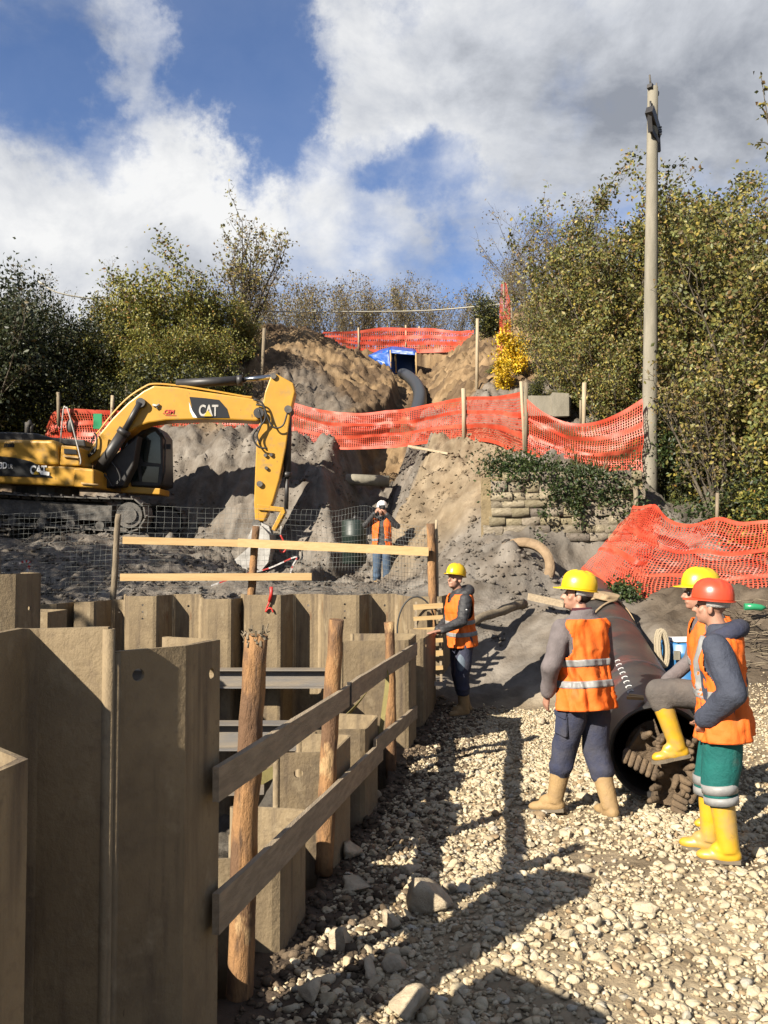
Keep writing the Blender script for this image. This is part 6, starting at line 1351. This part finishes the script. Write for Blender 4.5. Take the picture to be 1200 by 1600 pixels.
    def vest(self, mt='hiviz', hem=.79, add=.026, bands=((1.14, .05), (.985, .05)), open_front=0.0, straps=False, seed=0, fold=.010, flare=.03, neck=1.47):
        nu, nv = 96, 60; L = self.L; zt = neck + .02
        def surf(a, z, lift=0.0):
            cy, rx, ry = torso_at(max(z, .80)); x, y = sup(a, 2.5); fl = add + flare * max(0, 1.0 - z) / .2 * (.5 + .5 * abs(math.cos(a)))
            w = float(fbm(np.array(math.cos(a) * 2.1 + seed + z * .5), np.array(math.sin(a) * 2.1 + z * 1.3), 3, seed)) * 2 + .6 * math.sin(7 * a + 5 * z + seed) * max(0, 1.25 - z)
            w += 1.6 * (.35 - abs(float(fbm(np.array(a * 1.4 + z * 3.1 + seed), np.array(z * 2.2 - a * .9), 3, seed + 4))) * 4); k = fold * w * (1.2 if z < 1.25 else .7); s_ = max(0, (.86 - z) / .2) if hem < .8 else 0; nx, ny = x / rx, y / ry; ln = math.hypot(nx, ny) or 1
            return self.T((x * (rx + fl), cy + y * (ry + fl), z)) + self.MT.to_3x3() @ Vector((nx / ln, ny / ln, .12)) * (k + lift)
        def keep(a, z):
            cy, rx, ry = torso_at(max(z, .8)); x, y = sup(a, 2.5); X, Y = x * (rx + add), cy + y * (ry + add)
            if abs(X) > .105 and ((Y + .005) / .098) ** 2 + ((z - 1.315) / .145) ** 2 < 1 and z < 1.455: return False
            if z > neck - .0 - (.10 if math.sin(a) > .5 and abs(X) < .07 * (z - neck + .14) / .1 + .0 else 0): 
                if z > neck: return False
                if math.sin(a) > .5: return False
            if open_front and math.sin(a) > 0 and abs(X) < open_front * (.5 + .5 * (1.45 - z) / .5): return False
            return True
        def patch(z0, z1, a0, a1, na, nz, lift, name, mt_, parent, th):
            m = MB(); A = np.linspace(a0, a1, na + 1); Zs = np.linspace(z0, z1, nz + 1); vs = {}; vl = []; fs = []
            for i in range(na):
                for j in range(nz):
                    if not keep((A[i] + A[i + 1]) / 2, (Zs[j] + Zs[j + 1]) / 2): continue
                    ids = []
                    for (p, q) in ((i, j), (i + 1, j), (i + 1, j + 1), (i, j + 1)):
                        kk = (p % na if abs(a1 - a0 - 2 * math.pi) < 1e-6 else p, q)
                        if kk not in vs: vs[kk] = len(vl); vl.append(surf(A[p], Zs[q], lift))
                        ids.append(vs[kk])
                    fs.append(ids)
            if not fs: return None
            m.add(vl, fs, 0, True); o = m.build(name, M[mt_], parent, local=True); s = o.modifiers.new('thick', 'SOLIDIFY'); s.thickness = th; s.offset = 1; return o
        v = patch(hem, zt, 0, 2 * math.pi, nu, nv, 0, 'vest', mt, self.t, .006)
        for z, h in bands: patch(z, z + h, 0, 2 * math.pi, nu, 4, .0085, 'reflective_stripe', 'silver', v, .002)
        if straps:
            for ac in (math.pi / 2 - .62, math.pi / 2 + .62, -math.pi / 2 - .62, -math.pi / 2 + .62): patch(bands[0][0] + bands[0][1], 1.468, ac - .14, ac + .14, 6, 26, .0085, 'reflective_stripe', 'silver', v, .002)
        return v
    def helmet(self, mt, off=(0, -.008, .045), tilt=0.0, yaw=0.0, ribs=3, band=True):
        X = self.HM @ Matrix.Translation(off) @ Matrix.Rotation(yaw, 4, 'Z') @ Matrix.Rotation(tilt, 4, 'X'); m = MB(); n = 96; rings = []
        prof = [(0.0, 1.0), (.012, 1.0), (.045, .985), (.08, .92), (.108, .78), (.128, .56), (.138, .30), (.141, .06)]
        for k, (z, f) in enumerate(prof):
            rg = []
            for j in range(n):
                a = 2 * math.pi * j / n; x, y = math.cos(a), math.sin(a); px_, py_ = x * .112 * f, y * .137 * f; zz = z
                if 2 <= k <= 6:
                    if ribs == 3:
                        for rx in (-.035, 0, .035): zz += .009 * math.exp(-((px_ - rx) / .008) ** 2) * (1 if k > 2 else .3)
                    else: zz += .005 * math.cos(px_ * 2 * math.pi / .022) * (abs(px_) < .075) * (1 if k > 2 else .3)
                rg.append(X @ Vector((px_, py_, zz)))
            rings.append(rg)
        def brim(o, z):
            rg = []
            for j in range(n):
                a = 2 * math.pi * j / n; y = math.sin(a); ex = .010 + .048 * max(0, y) ** 3; rg.append(X @ Vector((math.cos(a) * (.112 + min(ex, .02)) * 1, y * (.137 + ex), z - .012 * max(0, y) ** 2)))
            return rg
        inn = [X @ Vector((math.cos(2 * math.pi * j / n) * .106, math.sin(2 * math.pi * j / n) * .130, .006)) for j in range(n)]
        m.loft([inn, brim(0, -.006), brim(0, .0), rings[0]], cap=False, smooth=False); m.loft(rings, cap=True); h = m.build('helmet', M[mt], self.t, local=True); clean(h.data)
        if band:
            b = MB(); rg = []
            for z, r_ in ((-.045, .0), (-.012, .003), (.01, .004)): rg.append([X @ Vector((math.cos(a) * (.086 + r_), math.sin(a) * (.108 + r_) - .004, z - .018 * math.sin(a) * 0)) for a in np.linspace(math.pi * .93, math.pi * 2.07, 26)])
            b.loft(rg, cap=False, closed=False); o = b.build('headband', M['white_cloth'], h, local=True); s = o.modifiers.new('t', 'SOLIDIFY'); s.thickness = .004
        return h
    def hair(self):
        X = self.HM; m = MB(); h3 = X.to_3x3(); m.sphere(X @ Vector((0, -.024, .022)), (.083, .094, .090), 24, 16, h3); o = m.build('hair', M['hair'], self.t, local=True); bm = bmesh.new(); bm.from_mesh(o.data); inv = X.inverted(); dl = []
        for v in bm.verts:
            q = inv @ v.co
            if q.z < -.065 or (q.y > .028 and q.z < .05) or (q.z < -.02 and q.y > .0): dl.append(v)
        bmesh.ops.delete(bm, geom=dl, context='VERTS'); bm.to_mesh(o.data); bm.free(); return o
    def hood(self, mt, r=.055):
        m = MB()
        pts = [self.T((math.sin(a) * .135, -.035 - math.cos(a) * .10, 1.475 + .03 * math.cos(a))) for a in np.linspace(-2.1, 2.1, 15)]
        for i in range(14): m.capsule(pts[i], pts[i + 1], r * (.7 + .5 * math.cos((i - 7) / 7 * 1.3)), r * (.7 + .5 * math.cos((i - 6) / 7 * 1.3)), 12)
        return remesh(m, 'hood', .012, M[mt], self.t, 4, .007, 16, 2)
def legs(spread=.1, **k):
    L = {}
    for s, sg in (('l', -1), ('r', 1)): L['hip_' + s] = Vector((sg * .095, 0, .90)); L['kn_' + s] = Vector((sg * spread, .03, .49)); L['an_' + s] = Vector((sg * (spread + .01), 0, .095)); L['toe_' + s] = Vector((sg * (spread + .035), .19, .085 - .005))
    L.update(k); return L
def V3(*a): return Vector(a)
def ground_at(px, py):   # feet seen at this pixel, on the ground
    d = CAM_Z * FPX / (py - HOR)
    for _ in range(8): p = W(px, py, d); d += (p.z - Hs(p.x, p.y)) * FPX / (py - HOR) * .7
    p = W(px, py, d); return (p.x, p.y, Hs(p.x, p.y))
# local frame: x to the person's right is +x when facing +y; 'l' is -x
# ---- A: walking, seen from behind, looking left
gA = ground_at(918, 1276); A = Person('man walking in yellow helmet, grey sleeves and navy trousers beside the pipe', gA, R(28), 1.755, lean=R(5), twist=R(-3))
L = legs(.09, kn_l=V3(-.10, .13, .50), an_l=V3(-.15, .20, .10), toe_l=V3(-.27, .34, .075), kn_r=V3(.10, .02, .49), an_r=V3(.11, -.13, .10), toe_r=V3(.14, .05, .085),
         sh_l=A.T((-.185, 0, 1.395)), el_l=A.T((-.31, .0, 1.13)), wr_l=A.T((-.255, .14, .915)), sh_r=A.T((.185, 0, 1.395)), el_r=A.T((.25, .06, 1.12)), wr_r=A.T((.20, .24, .95)))
L['hd_l'] = V3(.10, .35, -.9); L['pn_l'] = V3(.9, -.1, 0)
A.build_body(L, head_yaw=R(52), head_pitch=R(-8), fingers={'l': .6, 'r': .6}); A.jacket('fleece', .86, (.078, .066, .052), cuff=.03, wr=.014); A.trousers('navy', (.104, .090, .084), wr=.018, cuff=.60); A.boot('l', 'boot_t', .27, .066); A.boot('r', 'boot_t', .27, .066); A.vest(bands=((1.12, .052), (.965, .052)), seed=2, hem=.80, flare=.01, fold=.022); A.helmet('helm_y'); A.hair()
sc_ = MB(); sc_.loft([[A.T((math.cos(q) * r_, -.01 + math.sin(q) * r_, z)) for q in np.linspace(0, 2 * math.pi, 24, endpoint=False)] for z, r_ in ((1.475, .085), (1.50, .088), (1.53, .082), (1.555, .074))], cap=False); so = sc_.build('scarf', M['maroon'], A.t, local=True); s = so.modifiers.new('t', 'SOLIDIFY'); s.thickness = .008
# cargo pocket on the thigh, seam down the back of the vest
m = MB(); h, k = A.L['hip_l'], A.L['kn_l']; c = h.lerp(k, .52) + V3(-.095, -.01, 0); m.box(c, (.03, .12, .17), Matrix.Rotation(.12, 3, 'X'), jit=.006).box(c + V3(-.008, 0, .075), (.03, .128, .05), Matrix.Rotation(.12, 3, 'X'), jit=.005); o = m.build('cargo_pocket', M['navy'], A.t, local=True); b_ = o.modifiers.new('b', 'BEVEL'); b_.width = .01
# ---- R: red helmet, green trousers, seen from the left side and behind
gR = ground_at(1136, 1342); Rr_ = Person('man in a red helmet and green trousers with yellow boots, hand in his pocket', gR, R(64), 1.735, lean=R(3))
L = legs(.085, an_l=V3(-.09, -.02, .10), toe_l=V3(-.10, .17, .085), kn_l=V3(-.09, .03, .49), an_r=V3(.09, .11, .10), toe_r=V3(.10, .30, .085), kn_r=V3(.09, .10, .49),
         sh_l=Rr_.T((-.185, 0, 1.395)), el_l=Rr_.T((-.285, -.085, 1.12)), wr_l=Rr_.T((-.185, .10, .945)), sh_r=Rr_.T((.185, 0, 1.395)), el_r=Rr_.T((.28, -.06, 1.12)), wr_r=Rr_.T((.21, .11, .92)))
L['hd_l'] = V3(.4, .25, -.8); L['pn_l'] = V3(1, .2, 0)
Rr_.build_body(L, head_yaw=R(-8), head_pitch=R(-4), fingers={'l': .7, 'r': .7}); Rr_.jacket('quilt', .84, (.090, .082, .068), quilt=False, wr=.014, cuff=-.10); Rr_.hood('navy', .05); Rr_.trousers('teal', (.122, .106, .100), wr=.018, cuff=.86); Rr_.boot('l', 'boot_y', .34, .070); Rr_.boot('r', 'boot_y', .34, .070)
Rr_.vest(bands=((1.06, .055),), straps=True, seed=5, hem=.79, add=.032, flare=.015, fold=.022); Rr_.helmet('helm_r', ribs=7)
for s in 'lr':
    k, a = Rr_.L['kn_' + s], Rr_.L['an_' + s]
    for q, hh in ((-.06, .06), (.14, .05)):
        c = k.lerp(a, q); ax = (a - k).normalized(); x = ax.cross(V3(0, 1, 0)).normalized(); y = ax.cross(x); m = MB(); m.loft([[c + ax * o_ + (x * math.cos(t) + y * math.sin(t)) * (.113 - .02 * q + .003 * math.sin(3 * t)) for t in np.linspace(0, 2 * math.pi, 24, endpoint=False)] for o_ in (0, hh)], cap=False); so = m.build('trouser_band', M['silver'], Rr_.t, local=True); sm_ = so.modifiers.new('t', 'SOLIDIFY'); sm_.thickness = .004
# ---- Y: one foot up on the cutter head
gY = ground_at(1118, 1292); gY = (gY[0] + .07, gY[1] + .06, gY[2]); Y = Person('man in yellow helmet resting one yellow boot on the cutter head in the pipe', gY, R(84), 1.82, lean=R(8))
L = legs(.10, an_l=V3(-.10, .02, .10), toe_l=V3(-.12, .20, .085), kn_l=V3(-.09, .05, .50), hip_r=V3(.10, .0, .90), kn_r=V3(.14, .40, .905), an_r=V3(.14, .265, .515), toe_r=V3(.13, .45, .475),
         sh_l=Y.T((-.185, 0, 1.395)), el_l=Y.T((-.26, -.06, 1.12)), wr_l=Y.T((-.24, .02, .87)), sh_r=Y.T((.185, 0, 1.395)), el_r=Y.T((.27, .10, 1.14)), wr_r=Y.T((.18, .33, 1.02)))
Y.build_body(L, head_yaw=R(4), head_pitch=R(-6)); Y.jacket('fleece', .88, wr=.008); Y.trousers('grey_tr', (.112, .096, .086), wr=.017, cuff=.80); Y.boot('l', 'boot_y', .34, .066); Y.boot('r', 'boot_y', .34, .066); Y.vest(bands=((1.14, .052), (.98, .052)), seed=8, hem=.84, flare=.0, fold=.015); Y.helmet('helm_y', band=False); Y.hair()
g_ = MB(); 
for s in (-1, 1): g_.sphere(Y.HM @ Vector((.033 * s, .088, -.006)), (.024, .006, .017), 12, 8, Y.HM.to_3x3())
g_.tube([Y.HM @ Vector(p) for p in ((-.08, -.01, 0), (-.066, .075, 0), (0, .094, .002), (.066, .075, 0), (.08, -.01, 0))], .003, 5); g_.build('glasses', M['decal'], Y.t, local=True)
# ---- M: black padded jacket, hand on the pile
gM = ground_at(722, 1117); Mm = Person('man in yellow helmet and black padded sleeves with his hand on a sheet pile', gM, R(108), 1.70, lean=R(4))
Li = Mm.t.matrix_basis.inverted() if False else None
def to_local(per, p):
    q = Vector(p) - per.t.location; a = -per.t.rotation_euler.z; return Vector((q.x * math.cos(a) - q.y * math.sin(a), q.x * math.sin(a) + q.y * math.cos(a), q.z)) / per.t.scale.x
sp = Vector((row_x(9.75) + .02, 9.75, 1.02)); hl = to_local(Mm, sp + Vector((.13, .06, .045)))
sh = Mm.T((-.185, 0, 1.395)); el = sh.lerp(hl, .52) + V3(-.05, -.10, -.06)
if (hl - sh).length > .55: hl = sh + (hl - sh).normalized() * .55
L = legs(.09, kn_l=V3(-.09, .04, .49), an_l=V3(-.10, .02, .10), toe_l=V3(-.12, .21, .085), an_r=V3(.11, -.10, .10), toe_r=V3(.14, .08, .085), kn_r=V3(.10, .0, .49), sh_l=sh, el_l=el, wr_l=hl, sh_r=Mm.T((.185, 0, 1.395)), el_r=Mm.T((.27, .05, 1.14)), wr_r=Mm.T((.14, .26, 1.02)))
L['hd_l'] = V3(-.1, 1, -.12); L['pn_l'] = V3(0, 0, -1)
Mm.build_body(L, head_yaw=R(28), head_pitch=R(-12), fingers={'l': .12, 'r': .5}); Mm.jacket('black_jkt', .86, (.082, .066, .052), wr=.004, quilt=True, cuff=.02); Mm.hood('black_jkt', .052); Mm.trousers('navy', (.110, .092, .084), wr=.012, cuff=.55); Mm.boot('l', 'boot_t', .27, .062); Mm.boot('r', 'boot_t', .24, .062); Mm.vest(bands=((1.10, .05), (.96, .05)), seed=11, hem=.83, flare=.0, fold=.014); Mm.helmet('helm_y', band=False)
k, h = Mm.L['kn_l'], Mm.L['hip_l']; m = MB(); m.sphere(h.lerp(k, .62) + V3(-.055, .035, 0), (.045, .065, .13), 14, 10); m.build('thigh_patch', M['panel'], Mm.t, local=True)
m = MB(); m.sphere(Mm.L['sh_l'].lerp(Mm.L['el_l'], .45) + V3(-.068, .0, 0), (.008, .018, .018), 10, 6); m.build('badge', M['white'], Mm.t, local=True)
# ---- White helmet, far off, holding a camera to the face
gW = W(597, 929, 17.4); gW = (gW.x, gW.y, Hs(gW.x, gW.y)); Wp = Person('person in white helmet and jeans behind the wire mesh holding up a camera', gW, R(176), 1.70)
L = legs(.10, sh_l=Wp.T((-.185, 0, 1.395)), el_l=Wp.T((-.33, .12, 1.30)), wr_l=Wp.T((-.11, .235, 1.55)), sh_r=Wp.T((.185, 0, 1.395)), el_r=Wp.T((.35, .08, 1.32)), wr_r=Wp.T((.13, .23, 1.57)))
L['hd_l'] = V3(.55, .3, .8); L['pn_l'] = V3(.7, -.4, 0); L['hd_r'] = V3(-.55, .3, .8); L['pn_r'] = V3(-.7, -.4, 0)
Wp.build_body(L, head_pitch=R(-4), fingers={'l': .8, 'r': .8}); Wp.jacket('black_jkt', .88, (.076, .062, .05), wr=.006); Wp.trousers('jeans', (.104, .086, .078), wr=.012, cuff=.35); Wp.boot('l', 'boot_t', .2, .058); Wp.boot('r', 'boot_t', .2, .058); Wp.vest(bands=((.99, .05),), seed=14, hem=.82, open_front=.075, flare=.0); Wp.helmet('helm_w', band=False)
cm = thing('camera', 'small dark camera held up by the person in the white helmet', 'camera', (gW[0], gW[1] - .25, gW[2] + 1.62)); cb_ = MB(); cp0 = Vector((gW[0], gW[1] - .235, gW[2] + 1.645)); cb_.box(cp0, (.13, .035, .08)); o = cb_.build('camera_body', M['decal'], cm); MB().tube([cp0 + V3(0, -.015, 0), cp0 + V3(0, -.065, 0)], .030, 14).build('lens', M['black'], cm)
